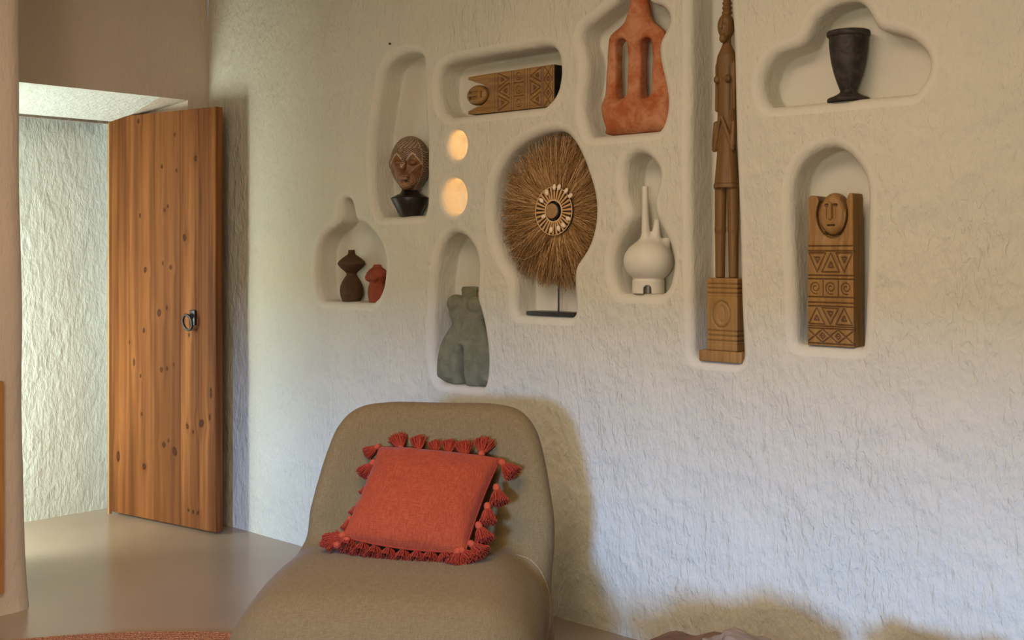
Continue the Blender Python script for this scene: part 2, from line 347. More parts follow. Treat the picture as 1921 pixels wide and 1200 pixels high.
for nm, (pl, dep, rr) in NICHES.items():
    q = np.array([[P(x, y).x, P(x, y).z] for x, y in pl]); q = catmull(q, True, 6)
    if nm in BASE:
        zb = P(*BASE[nm]).z; ZB[nm] = zb
        q[:, 1] = np.where(q[:, 1] < zb + .010, zb, q[:, 1])
    n = 180 if len(pl) > 17 else 90
    q = resample(q, n)
    # round corners a touch
    for _ in range(2): q = .5 * q + .25 * (np.roll(q, 1, 0) + np.roll(q, -1, 0))
    area2 = np.sum(q[:, 0] * np.roll(q[:, 1], -1) - np.roll(q[:, 0], -1) * q[:, 1])
    if area2 < 0: q = q[::-1]
    OUT[nm] = q
    def offset(q, d):
        t = np.roll(q, -1, 0) - np.roll(q, 1, 0); t /= np.linalg.norm(t, axis=1, keepdims=True) + 1e-9
        nr = np.stack([t[:, 1], -t[:, 0]], 1)
        for _ in range(3): nr = .5 * nr + .25 * (np.roll(nr, 1, 0) + np.roll(nr, -1, 0))
        nr /= np.linalg.norm(nr, axis=1, keepdims=True); return q + nr * d
    rings = []
    for a in np.linspace(0, math.pi / 2, 7):                 # rim fillet, from the wall face inward
        rings.append((offset(q, rr * (1 - math.sin(a))), rr * (1 - math.cos(a))))
    for t in np.linspace(.25, 1, 5):
        wob = t; rings.append((offset(q, -.002 * wob), rr + (dep - .012 - rr) * t))
    bk = .0 if nm not in ('glow_top', 'glow_low') else .02
    for a in np.linspace(.3, math.pi / 2, 4):
        rings.append((offset(q, -.002 - (.010 + bk) * (1 - math.cos(a))), dep - .012 + .012 * math.sin(a)))
    wall_holes.append(rings[0][0]); niche_meshes.append((nm, rings))
# wall face
pts = []; edges = []
def add_loop(lp):
    s = len(pts); pts.extend([tuple(p) for p in lp]); m_ = len(lp); edges.extend([(s + i, s + (i + 1) % m_) for i in range(m_)])
def rect_loop(x0, x1, z0, z1, st):
    nx = max(2, int((x1 - x0) / st)); nz = max(2, int((z1 - z0) / st)); o = []
    o += [(x0 + (x1 - x0) * i / nx, z0) for i in range(nx)]; o += [(x1, z0 + (z1 - z0) * i / nz) for i in range(nz)]
    o += [(x1 - (x1 - x0) * i / nx, z1) for i in range(nx)]; o += [(x0, z1 - (z1 - z0) * i / nz) for i in range(nz)]; return o
add_loop(rect_loop(XL, XR, 0, ZC, .06))
for h_ in wall_holes: add_loop(h_)
gx, gz = np.meshgrid(np.arange(XL + .03, 0.2, .03), np.arange(.03, ZC - .02, .03), indexing='ij'); gx = gx.ravel(); gz = gz.ravel()
gx2, gz2 = np.meshgrid(np.arange(.25, XR - .05, .15), np.arange(.1, ZC - .05, .15), indexing='ij'); gx = np.r_[gx, gx2.ravel()]; gz = np.r_[gz, gz2.ravel()]
keep = np.ones(len(gx), bool)
for h_ in wall_holes:
    bb = (gx > h_[:, 0].min() - .05) & (gx < h_[:, 0].max() + .05) & (gz > h_[:, 1].min() - .05) & (gz < h_[:, 1].max() + .05)
    ii = np.nonzero(bb)[0]; d = poly_sdf(gx[ii], gz[ii], h_); keep[ii[d < .009]] = False
gx = gx[keep] + rng.uniform(-.004, .004, keep.sum()); gz = gz[keep] + rng.uniform(-.004, .004, keep.sum())
pts.extend(zip(gx, gz))
res = delaunay_2d_cdt([Vector((float(a), float(b_))) for a, b_ in pts], edges, [], 0, 1e-6)
vo = np.array([[v_.x, v_.y] for v_ in res[0]]); fo = np.array([f for f in res[2] if len(f) == 3]); cen = vo[fo].mean(1)
bad = np.zeros(len(fo), bool)
for h_ in wall_holes:
    bb = (cen[:, 0] > h_[:, 0].min()) & (cen[:, 0] < h_[:, 0].max()) & (cen[:, 1] > h_[:, 1].min()) & (cen[:, 1] < h_[:, 1].max())
    ii = np.nonzero(bb)[0]; bad[ii[poly_sdf(cen[ii, 0], cen[ii, 1], h_) < 0]] = True
fo = fo[~bad]
und = np.array([undul(a, b_) for a, b_ in vo])
V3 = np.stack([vo[:, 0], und, vo[:, 1]], 1)
e1 = V3[fo[:, 1]] - V3[fo[:, 0]]; e2 = V3[fo[:, 2]] - V3[fo[:, 0]]; ny = np.cross(e1, e2)[:, 1]
fo[ny > 0] = fo[ny > 0][:, ::-1]
wall_back = mesh('wall_back', V3, fo, M['wall'], kind='structure')
for nm, rings in niche_meshes:
    vv = []; n = len(rings[0][0])
    for k, (q, y) in enumerate(rings):
        f = max(0, 1 - y / .05)
        for a, b_ in q:
            vv.append((a, y + undul(a, b_) * f + (.0015 * noise.noise(Vector((a * 14, y * 14, b_ * 14))) if k > 7 else 0), b_))
    vv = np.array(vv).reshape(len(rings), n, 3)
    ff = []
    for k in range(len(rings) - 1):
        for i in range(n):
            j = (i + 1) % n; ff.append((k * n + i, k * n + j, (k + 1) * n + j, (k + 1) * n + i))
    last = (len(rings) - 1) * n; ff.append(tuple(last + i for i in range(n)))
    # back wall filled by triangulation of the last ring
    mesh('niche', vv.reshape(-1, 3), ff, M['niche'], wall_back)

# ------------------------------------------------------------------ setting: shell of the room
def quad_grid(p00, p10, p11, p01, nu, nv, amp=.0):
    p00, p10, p11, p01 = [np.array(p, float) for p in (p00, p10, p11, p01)]
    u = np.linspace(0, 1, nu)[:, None, None]; v_ = np.linspace(0, 1, nv)[None, :, None]
    return ((1 - u) * (1 - v_) * p00 + u * (1 - v_) * p10 + u * v_ * p11 + (1 - u) * v_ * p01).reshape(-1, 3), grid_faces(nu, nv)
def join(parts):
    vs, fs, off = [], [], 0
    for v_, f in parts:
        v_ = np.asarray(v_, float); vs.append(v_); fs += [tuple(int(i) + off for i in g_) for g_ in f]; off += len(v_)
    return np.vstack(vs), fs
v, f = box((-1.6, -2.4, -.05), (9.6, 6.2, .1)); mesh('floor', v, f, M['floor'], smooth=False, kind='structure')
v, f = box((-1.6, -2.4, ZC + .06), (8.6, 5.9, .12)); mesh('ceiling', v, f, M['ceil'], smooth=False, kind='structure')
v, f = box((XR + .06, -2.4, ZC / 2), (.12, 5.6, ZC)); mesh('wall_right', v, f, M['wall'], smooth=False, kind='structure')
# front wall behind the camera; unseen garden opening shaped to cut the sky light
ox0, ox1, oz = -1.75, 1.6, 1.44
parts = [box(((XL - .2 + ox0) / 2, YF - .1, ZC / 2), (ox0 - XL + .2, .2, ZC)), box(((XR + ox1) / 2, YF - .1, ZC / 2), (XR - ox1, .2, ZC)), box(((ox0 + ox1) / 2, YF - .1, (oz + ZC) / 2), (ox1 - ox0, .2, ZC - oz))]
v, f = join(parts); mesh('wall_front', v, f, M['wall'], smooth=False, kind='structure')
# left wall with the recessed doorway
A1 = hit(300, 182, 0, XL); A2 = hit(352, 188, 0, XL); XI = -5.67; XB = -5.80
yb = -.214; zi = hit(203, 228, 0, XI).z; zf = A1.z
y2 = A2.y; ye = -1.9; yo = -1.22
print('door opening', A1, A2, zi)
lv = []
def Q(*p): lv.append(quad_grid(p[0], p[1], p[2], p[3], 8, 8))
Q((XL, y2, 0), (XL, .0, 0), (XL, .0, ZC), (XL, y2, ZC))                     # between opening and corner
Q((XL, A1.y, A1.z), (XL, y2, A2.z), (XL, y2, ZC), (XL, A1.y, ZC))
Q((XL, yo, zf), (XL, A1.y, A1.z), (XL, A1.y, ZC), (XL, yo, ZC))
Q((XL, YF, 0), (XL, yo, 0), (XL, yo, ZC), (XL, YF, ZC))
v, f = join(lv); wl = mesh('wall_left', v, f, M['wall_left'], smooth=False, kind='structure')
lv = []
Q((XL, yo, zf), (XI, yo, zi), (XI, yb, zi), (XL, A1.y, A1.z))               # soffit
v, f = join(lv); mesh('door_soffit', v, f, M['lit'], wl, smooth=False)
lv = []
Q((XL, A1.y, A1.z), (XI, yb, zi), (XI, yb, zi), (XL, y2, A2.z))             # shaded bevel
Q((XL, y2, 0), (XL, y2, A2.z), (XI, yb, zi), (XI, yb, 0))                   # right reveal
v, f = join(lv); mesh('door_reveal', v, f, M['wall_left'], wl, smooth=False)
lv = []
Q((XB, ye, 0), (XB, .0, 0), (XB, .0, 2.3), (XB, ye, 2.3))                   # bright passage wall
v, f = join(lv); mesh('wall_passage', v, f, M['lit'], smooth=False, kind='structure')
lv = []
Q((XI, yb - .02, zi - .0), (XI, yb + .1, zi), (XB, yb + .1, zi), (XB, yb - .02, zi))
Q((XL, yo, 0), (XL - .04, yo, 0), (XL - .04, yo, zf), (XL, yo, zf))
Q((XL - .04, ye, 0), (XL - .04, yo, 0), (XL - .04, yo, 2.3), (XL - .04, ye, 2.3))
Q((XL - .04, ye, 2.3), (XB, ye, 2.3), (XB, yo, 2.3), (XL - .04, yo, 2.3))
Q((XI, yo, zi), (XI, yb + .2, zi), (XI, yb + .2, 2.3), (XI, yo, 2.3))
Q((XL, yo, zf), (XI, yo, zi), (XI, yo, 2.3), (XL, yo, 2.3))
Q((XI, yb + .1, 0), (XB, yb + .1, 0), (XB, yb + .1, 2.3), (XI, yb + .1, 2.3))
Q((XL - .04, ye, 0), (XB, ye, 0), (XB, ye, 2.3), (XL - .04, ye, 2.3))
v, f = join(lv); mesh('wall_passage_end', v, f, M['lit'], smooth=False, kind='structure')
# narrow hinge-side frame post and head of the door frame
v, f = join([box((XI + .002, -.264, zi / 2), (.016, .016, zi))]); mesh('trim_1', v, f, M['edge_wood'], smooth=False, kind='structure')
v, f = join([box((XI - .01, (yo + yb) / 2, zi + .004), (.03, yb - yo, .03))]); mesh('trim_2', v, f, M['grey_slab'], smooth=False, kind='structure')
# rounded end of the partition at the left edge of the view
xp = -4.385; yp = -1.283; rp = .075; th = .26
sec = [(xp - th, -2.3), (xp, -2.3)]
sec += [(xp, y) for y in np.linspace(-2.2, yp - rp, 14)]
sec += [(xp - rp + rp * math.cos(a), yp - rp + rp * math.sin(a)) for a in np.linspace(.05, math.pi / 2, 9)]
sec += [(xp - th + rp - rp * math.sin(a), yp - rp + rp * math.cos(a)) for a in np.linspace(.05, math.pi / 2, 9)]
sec = np.array(sec); zs = np.r_[np.linspace(0, .3, 9), np.linspace(.36, ZC, 44)]
vv = []
for z in zs:
    fl = .022 * math.exp(-z / .5) - .014 * min(1, z / 2.2)
    for (x, y) in sec:
        wv = .006 * noise.noise(Vector((x * 3, y * 3, z * 2.2)))
        vv.append((x + wv + (.01 * math.exp(-z / .1) if x > xp - .05 else 0), y + (fl if y > -1.6 else 0) + wv, z))
ns = len(sec); ff = [(k * ns + i, k * ns + (i + 1) % ns, (k + 1) * ns + (i + 1) % ns, (k + 1) * ns + i) for k in range(len(zs) - 1) for i in range(ns)]
mesh('wall_partition', vv, ff, M['wall_left'], kind='structure')
q = hit(5, 950, 0, xp + .012); q2 = hit(5, 1112, 0, xp + .012); q3 = hit(2, 715, 0, xp + .012)
v, f = box((xp + .004, q.y - .10, (q2.z + q3.z) / 2), (.03, .2, q3.z - q2.z)); mesh('trim_3', v, f, M['frame_wood'], smooth=False, kind='structure')

# ------------------------------------------------------------------ door
H = Vector((-5.668, -.259, 0)); E = Vector((-4.868, -.149, 0)); DU = (E - H).normalized(); DW = (E - H).length; DN = Vector((DU.y, -DU.x, 0))
dz0 = .012; dz1 = 2.03
def door_uv(px, py):
    d = ray(px, py); k = (H - CP).dot(DN) / d.dot(DN); p = CP + d * k; return (p - H).dot(DU), p.z
top = door_uv(203, 221)[1]; top2 = door_uv(400, 200)[1]; bot = door_uv(404, 1002)[1]
print('door', DW, top, top2, bot, door_uv(207, 962))
dz1 = (top + top2) / 2
door = thing('wooden_door', 'open door of knotty orange pine boards with black ring handle', 'door', H, (0, 0, math.atan2(DU.y, DU.x)))
KN = [(202,110,6,10,0),(402,182,5,7,0),(516,313,6,12,0),(331,358,5,9,.3),(412,378,4,5,0),(347,598,4,6,0),(363,576,2.5,3,0),(211,627,5,10,0),(455,747,8,15,-.2),(336,887,3,5,0),(380,911,7,9,0),(240,924,7,13,.2),(358,1132,5,9,0),(316,1160,9,16,.2)]
KN2 = [(232,58,6,11,0),(522,55,5,9,0),(480,80,3,3,0),(152,122,2.5,3,0),(178,232,5,17,0),(214,307,4,6,0),(329,272,7,11,0),(360,266,6,10,0),(396,246,3,4,0),(600,400,5,22,0),(593,535,3,14,0),(548,567,10,17,.6),(471,583,6,12,-.4),(502,614,3,4,0),(342,684,8,12,0),(368,663,4,6,0),(402,721,10,20,-.4),(92,748,8,24,0),(234,803,8,14,0),(220,517,2.5,3,0),(477,1043,3,8,-.6),(503,1052,3,6,0),(528,1058,3,5,.3)]
kn = []
for off, arr in ((190, KN), (600, KN2)):
    for (x, y, a, b_, t) in arr:
        u, z = door_uv(190 + x / 2.926, off + y / 2.926); sc = 5.8 / FPX / 2.926
        kn.append((u, z, max(a * sc / .60, .0065), max(b_ * sc * 1.2, .009), t))
pu = [0] + [door_uv(190 + x / 2.926, 600)[0] for x in (150, 290, 432, 535)] + [DW]
tones = [.10, .22, .48, .06, .0]
for i in range(5):
    u0, u1 = pu[i] + .0004, pu[i + 1] - .0004; nu = max(6, int((u1 - u0) / .0045)); nv = int((dz1 - dz0) / .006)
    U, Z = np.meshgrid(np.linspace(u0, u1, nu), np.linspace(dz0, dz1, nv), indexing='ij')
    edge = np.minimum(U - u0, u1 - U); Yf = -.0 + .0022 * np.clip(1 - edge / .004, 0, 1)
    knot = np.zeros_like(U); wu = U.copy(); tone = np.full_like(U, tones[i])
    for (ku, kz, ra, rb, t) in kn:
        du = (U - ku) * math.cos(t) - (Z - kz) * math.sin(t); dz_ = (U - ku) * math.sin(t) + (Z - kz) * math.cos(t)
        r = np.sqrt((du / ra) ** 2 + (dz_ / rb) ** 2)
        wu -= (U - ku) * .85 * np.exp(-((U - ku) / (ra * 3.2)) ** 2 - ((Z - kz) / (rb * 3.2)) ** 2)
        core = np.clip((1.25 - r) / .35, 0, 1) * (.62 + .38 * np.clip((r - .45) / .4, 0, 1)); knot = np.maximum(knot, core)
        tone = np.maximum(tone, .35 * np.exp(-((U - ku) / (ra * 1.6)) ** 2 - ((Z - kz) / (rb * 3.5)) ** 2))
    v = np.stack([U, Yf, Z], -1).reshape(-1, 3); f = [tuple(q) for q in grid_faces(nu, nv)]
    nb = len(v); c = [(u0, .0022, dz0), (u1, .0022, dz0), (u1, .0022, dz1), (u0, .0022, dz1), (u0, .042, dz0), (u1, .042, dz0), (u1, .042, dz1), (u0, .042, dz1)]
    v = np.vstack([v, c]); f += [(nb + 4, nb + 7, nb + 6, nb + 5), (nb, nb + 4, nb + 5, nb + 1), (nb + 1, nb + 5, nb + 6, nb + 2), (nb + 2, nb + 6, nb + 7, nb + 3), (nb + 3, nb + 7, nb + 4, nb)]
    z8 = np.zeros(8)
    gu = np.r_[wu.ravel(), [q[0] + q[1] for q in c]]; gv = np.r_[Z.ravel(), [q[2] for q in c]]
    mesh('plank', v, f, M['pine'], door, smooth=False, attrs={'gu': gu, 'gv': gv, 'seed': np.full(len(v), i * 3.7), 'knot': np.r_[knot.ravel(), z8], 'tone': np.r_[tone.ravel(), z8]})
hu, hz = door_uv(362, 591)
pl = bevel_box('handle_plate', (hu + .004, -.006, hz - .012), (.040, .012, .075), .004, M['iron'], door)
ru, rz = door_uv(360.5, 604)
a = np.linspace(0, 2 * math.pi, 33)[:-1]; ring = np.array([[ru + .033 * math.cos(t), -.030 - .006 * math.sin(t), rz + .037 * math.sin(t)] for t in a]); ring = np.vstack([ring, ring[:1], ring[1:2]])
v, f, _ = tubes(ring[None], [.0065], 10); mesh('handle_ring', v, f, M['iron'], door)
v, f = lathe_data(smooth_prof([(0.0001, 0), (.013, .002), (.015, .012), (.010, .022), (.006, .032), (.0001, .036)]), 20)
v = np.stack([v[:, 0] + hu + .003, -v[:, 2], v[:, 1] + hz - .005], 1); mesh('handle_boss', v, f[:, ::-1], M['iron'], door)

# ------------------------------------------------------------------ niche objects
# --- carved totem board (vertical), shared with the horizontal one
BW, BT, BH = .156, .072, .470
G = []
def seg(a, b_, c=None, d=None): G.append((a, b_, c, d))
def ln(u0, v0, u1, v1, w=.0027): G.append((u0 * BW, v0, u1 * BW, v1, w))
for vv_ in (.007, .0535, .0605, .1225, .134, .151, .207, .2180, .2935, .309): ln(.01, vv_, .99, vv_)
def tri(u0, u1, v0, v1, up=True):
    um = (u0 + u1) / 2; a, b_, c = ((u0, v0), (u1, v0), (um, v1)) if up else ((u0, v1), (u1, v1), (um, v0))
    ln(*a, *b_); ln(*b_, *c); ln(*c, *a)
    cu_, cv_ = (a[0] + b_[0] + c[0]) / 3, (a[1] + b_[1] + c[1]) / 3; k = .26
    i = [(cu_ + (p[0] - cu_) * k, cv_ + (p[1] - cv_) * k) for p in (a, b_, c)]
    ln(*i[0], *i[1], .004); ln(*i[1], *i[2], .004); ln(*i[2], *i[0], .004)
for (u0, u1, up) in ((.03, .40, False), (.32, .70, True), (.62, .97, False)): tri(u0, u1, .2285, .2875, up)
for (u0, u1, up) in ((.03, .38, True), (.32, .68, False), (.62, .97, True)): tri(u0, u1, .0665, .1175, up)
for k in range(3):
    a0, b0 = k / 3, (k + 1) / 3; m0 = (a0 + b0) / 2
    ln(a0, .010, m0, .0305); ln(m0, .0305, b0, .010); ln(a0, .051, m0, .0305); ln(m0, .0305, b0, .051)
for cu_ in (1 / 3, 2 / 3):
    ln(cu_ - .055, .0305, cu_, .040); ln(cu_, .040, cu_ + .055, .0305); ln(cu_ + .055, .0305, cu_, .021); ln(cu_, .021, cu_ - .055, .0305); ln(cu_ - .02, .0305, cu_ + .02, .0305, .003)
for k, cu_ in enumerate((.18, .51, .84)):
    th_ = np.linspace(0, 3.3 * math.pi, 22); rr_ = .0045 + .0165 * th_ / th_[-1]
    xs_ = cu_ * BW + rr_ * np.cos(th_ + 1.0) * .92; ys_ = .180 + rr_ * np.sin(th_ + 1.0)
    for i in range(len(th_) - 1): G.append((xs_[i], ys_[i], xs_[i + 1], ys_[i + 1], .0019))
    if k < 2: ln(.345 + .33 * k, .155, .345 + .33 * k, .204)
def groove_field(U, V):
    g = np.zeros(U.shape)
    for (x0, y0, x1, y1, w_) in G:
        m_ = (U > min(x0, x1) - .006) & (U < max(x0, x1) + .006) & (V > min(y0, y1) - .006) & (V < max(y0, y1) + .006)
        if not m_.any(): continue
        u = U[m_]; v_ = V[m_]; ex, ey = x1 - x0, y1 - y0; l = ex * ex + ey * ey + 1e-12
        t = np.clip(((u - x0) * ex + (v_ - y0) * ey) / l, 0, 1); d = np.hypot(u - x0 - t * ex, v_ - y0 - t * ey)
        g[m_] = np.maximum(g[m_], np.clip(1 - d / (w_ * 1.15), 0, 1))
    return g
def make_board(out, hc, hr, skull_w, name):
    def sdf(X, Y, Z):
        U = X[:, 0, :]; V = Z[:, 0, :]
        g2 = groove_field(U, V)[:, None, :]
        d2 = poly_sdf(U, V, out)[:, None, :] + 0 * Y
        d = smax(d2, np.abs(Y - BT / 2) - BT / 2, .004)
        sh = np.clip((Z - .312) / .03, 0, 1) * np.exp(-((X - hc[0]) / .045) ** 2) * .014
        d = np.maximum(d, -(Y - sh))
        d = smax(d, -(Y - g2 * .005), .0005)
        hd = ellip(X, Y, Z, (hc[0], .018, hc[1]), (hr[0], .028, hr[1])); hd = smax(hd, -(Y + .004), .006)
        skull = ellip(X, Y, Z, (hc[0], .036, hc[1] + .004), (skull_w, .034, hr[1] - .002)); hd = smin(hd, skull, .008)
        nose = rbox(X, Y, Z, (hc[0] - .001, -.002, hc[1] + .010), (.0052, .009, .027), .004)
        ey_ = hc[1] + .028
        eye = np.minimum(rbox(X, Y, Z, (hc[0] - .014, -.006, ey_), (.008, .012, .004), .002), rbox(X, Y, Z, (hc[0] + .013, -.006, ey_), (.008, .012, .004), .002))
        cheek = np.minimum(rbox(X, Y, Z, (hc[0] - .011, -.010, hc[1] + .007), (.0045, .013, .022), .003), rbox(X, Y, Z, (hc[0] + .010, -.010, hc[1] + .007), (.0045, .013, .022), .003))
        mouth = rbox(X, Y, Z, (hc[0], -.008, hc[1] - .034), (.013, .014, .0022), .0015)
        hd = smax(hd, -cheek, .004); hd = smax(hd, -eye, .002); hd = smin(hd, nose, .003); hd = smax(hd, -mouth, .003)
        ringd = np.abs(np.sqrt(((X - hc[0]) / (hr[0] + .004)) ** 2 + ((Z - hc[1]) / (hr[1] + .004)) ** 2) - 1) * .04
        d = smax(d, -np.maximum(ringd - .003, Y - .022), .003)
        return np.minimum(d, hd)
    bv, bf = nets(sdf, (-.006, -.012, -.006), (BW + .008, BT + .006, .490), .0019)
    fr = bv[:, 1] < .012; gr = np.zeros(len(bv)); gr[fr] = groove_field(bv[fr, 0], bv[fr, 2]) * .95
    hx = bv[:, 0] - hc[0]; hz_ = bv[:, 2] - hc[1]
    rg = np.exp(-((np.sqrt((hx / (hr[0] + .003)) ** 2 + (hz_ / (hr[1] + .003)) ** 2) - 1) / .09) ** 2) * (hz_ < .03) * (bv[:, 1] < .03)
    gr = np.maximum(gr, .7 * rg)
    gr = np.maximum(gr, .7 * ((bv[:, 1] < .03) & (np.abs(hz_ - .028) < .0045) & (np.abs(np.abs(hx) - .0135) < .006)))
    gr = np.maximum(gr, .6 * ((bv[:, 1] < .03) & (np.abs(hz_ + .034) < .003) & (np.abs(hx) < .013)))
    gr = np.maximum(gr, .45 * ((bv[:, 1] > .006) & (bv[:, 1] < .06) & (bv[:, 2] > .40) & (bv[:, 0] > .02) & (bv[:, 0] < BW - .02) & (np.abs(hx) > hr[0] * .55)))
    return bv, bf, gr
overt = [(0, 0), (BW, 0), (BW - .002, .30), (BW - .003, .455), (BW - .006, .4695), (BW - .014, .471), (BW - .022, .462), (BW - .030, .43), (BW - .040, .385), (BW - .052, .345), (.052, .345), (.046, .38), (.040, .42), (.037, .452), (.030, .464), (.012, .467), (.003, .460), (.001, .30)]
bva = make_board(overt, (.525 * BW, .407), (.0455, .064), .046, 'a')
ohor = [(0, 0), (BW, 0), (BW - .001, .34), (BW - .003, .455), (BW - .014, .456), (BW - .022, .43), (BW - .034, .395), (BW - .050, .370), (.050, .370), (.034, .395), (.024, .43), (.015, .456), (.004, .455), (.001, .34)]
bvb = make_board(ohor, (.50 * BW, .414), (.0400, .056), .037, 'b')
def place_board(name, label, loc, rot):
    t = thing(name, label, 'sculpture', loc, rot)
    return t
p = P(1513, 647, .006)
tb = place_board('carved_totem_board', 'upright carved wooden board with raised arms and face in arched niche', (p.x, .008, ZB['arch']), (0, 0, 0))
mesh('carved_board', bva[0], bva[1], M['carved'], tb, attrs={'groove': bva[2]})
# horizontal twin, head towards the left, standing on its long edge
# local x (width) -> world +z ... local z (height) -> world -x
pr = P(1038, 196, .01)
tb2 = place_board('carved_totem_board', 'carved wooden board lying on its side, head to the left, in oblong niche', (pr.x, .012, ZB['board']), (0, R_(-90), 0))
mesh('carved_board', bvb[0], bvb[1], M['carved'], tb2, attrs={'groove': bvb[2]})
v, f = box((BW / 2, BT / 2, -.0015), (BW - .004, BT - .004, .003)); mesh('end_face', v, f, M['black'], tb2, smooth=False, label='black painted end face')

# --- carved head on black pedestal
c = P(770, 405, .055); sc = FPX / cz(c)
t = thing('head_sculpture', 'brown carved head with pale incised hair lines on a black pedestal', 'sculpture', (c.x, .052, ZB['head']), (0, 0, R_(27)))
hh = .345
def head_sdf(X, Y, Z):
    cz_ = .225; rx, rz = .088, .116
    taper = 1 - .10 * np.clip((cz_ - Z) / .1, 0, 1) ** 2
    d = ellip(X / taper, Y, Z, (0, .004, cz_), (rx, .082, rz))
    # heart-shaped face plane: recessed eye sockets
    for s in (-1, 1):
        d = smax(d, -ellip(X, Y, Z, (s * .034, -.088, .226), (.030, .022, .030)), .012)
        d = smin(d, ellip(X, Y, Z, (s * .032, -.064, .222), (.020, .012, .012)), .004)
        d = smax(d, -(np.abs(Z - .221 - .1 * (.02 - np.abs(X - s * .032))) - .0012 + 1e3 * np.maximum(0, np.abs(X - s * .032) - .016)) * np.where(Y < 0, 1, -1), .001) if False else d
        d = smin(d, ellip(X, Y, Z, (s * .089, .012, .225), (.010, .018, .026)), .01)
    d = smin(d, capsule(X, Y, Z, (0, -.074, .245), (0, -.090, .203), .008, .013), .010)
    d = smin(d, ellip(X, Y, Z, (0, -.082, .167), (.026, .014, .008)), .004)
    d = smin(d, ellip(X, Y, Z, (0, -.080, .155), (.022, .013, .008)), .004)
    d = smin(d, ellip(X, Y, Z, (0, -.052, .128), (.028, .026, .018)), .014)
    d = smin(d, capsule(X, Y, Z, (0, .02, .095), (0, .01, .15), .036, .04), .02)
    return d
hv, hf = nets(head_sdf, (-.11, -.115, .088), (.11, .1, .352), .0028)
x, y, z = hv[:, 0], hv[:, 1], hv[:, 2]
ang = np.arctan2(x, -y)                                        # 0 = front
heart = .262 - 1.35 * np.abs(np.abs(x) - .036) ** 1.35 * 3.2 - .012 * (np.abs(x) < .010)
face = (y < 0) & (z < heart) & (np.abs(ang) < 1.02 - .9 * np.clip((.16 - z) / .1, 0, 1))
brown = np.array([.16, .065, .022]); dk = np.array([.05, .024, .012]); pale = np.array([.52, .38, .24])
colr = np.tile(dk, (len(hv), 1)).astype(float)
def line(fn, w_): return np.clip(1 - np.abs(fn) / w_, 0, 1)
hat = np.maximum(line((np.sin((z * 1.2 + np.abs(ang) * .055) * 640)) - 1, .9), line(np.sin((z * .9 - ang * .05) * 420) - 1, .5) * (z > .285))
side = (np.abs(ang) > 1.02) & (np.abs(ang) < 1.75)
sideh = line(np.sin((z - np.abs(ang) * .015) * 900) - 1, .9)
hat = np.where(side & (z < .30), sideh, hat)
ear = np.hypot((np.abs(ang) - 1.35) * .085, z - .300); spir = line(np.sin(ear * 900 - np.arctan2(z - .300, (np.abs(ang) - 1.35) * .085)) - 1, .8)
hat = np.where(ear < .030, spir, hat)
for bnd in (1.02, 1.75): hat = np.maximum(hat, line(np.abs(ang) - bnd, .04) * (z < .31))
hat = np.maximum(hat, line(ear - .031, .003))
colr = colr + (pale - colr) * (hat * .85)[:, None]
nz = np.array([noise.noise(Vector((a * 55, b_ * 55, c_ * 55))) for a, b_, c_ in hv])
fc = brown * (1 + .55 * nz[:, None]); lowp = np.clip((.178 - z) / .02, 0, 1) * line(np.sin(np.hypot(x, z - .162) * 950) - 1, .9)
fc = fc + (pale - fc) * (lowp * .6)[:, None]
scr = line(z - .205 - .9 * (x - .05), .0022) * (x > .02) ; fc = fc + (pale - fc) * (scr * .7)[:, None]
colr[face] = fc[face]
edge_h = (y < 0) & (np.abs(ang) < 1.05) & (np.abs(z - heart) < .004); colr[edge_h] = pale * .8
mesh('head', hv, hf, M['head'], t, attrs={'paint': np.clip(colr, 0, 1)})
pf = [(.0001, 0), (.044, 0), (.046, .003), (.068, .045), (.082, .073), (.0815, .078), (.055, .091), (.042, .097), (.036, .110), (.0001, .112)]
v, f = lathe_data(pf, 64); ped = mesh('pedestal', v, f, M['black'], t, label='black lacquered pedestal')
# --- goblet
c = P(1590.4, 187, .055); s_ = FPX / cz(c)
t = thing('goblet', 'dark worn clay goblet standing in the cloud shaped niche', 'goblet', (c.x, .058, ZB['cloud']))
pz = lambda a: (1000 - a) / 5.336 / s_; pr_ = lambda a: a / 5.336 / s_
pf = [(.0001, 0), (pr_(206), 0), (pr_(209), pz(985)), (pr_(200), pz(965)), (pr_(150), pz(945)), (pr_(95), pz(915)), (pr_(82), pz(890)), (pr_(92), pz(860)), (pr_(128), pz(760)), (pr_(158), pz(650)), (pr_(176), pz(550)), (pr_(188), pz(440)), (pr_(192), pz(350))]
pf = list(smooth_prof(pf[1:], 5)); pf = [(.0001, 0)] + pf
v, f = lathe_data(pf + [(pr_(170), pz(350)), (pr_(160), pz(500)), (pr_(90), pz(800)), (.0001, pz(840))], 72); mesh('bowl', v, f, M['black_clay'], t)
rm = smooth_prof([(pr_(190), pz(355)), (pr_(208), pz(342)), (pr_(213), pz(318)), (pr_(208), pz(298)), (pr_(196), pz(292)), (pr_(178), pz(300)), (pr_(172), pz(350))], 4)
v, f = lathe_data(rm, 72); mesh('rim', v, f, M['black_clay'], t)
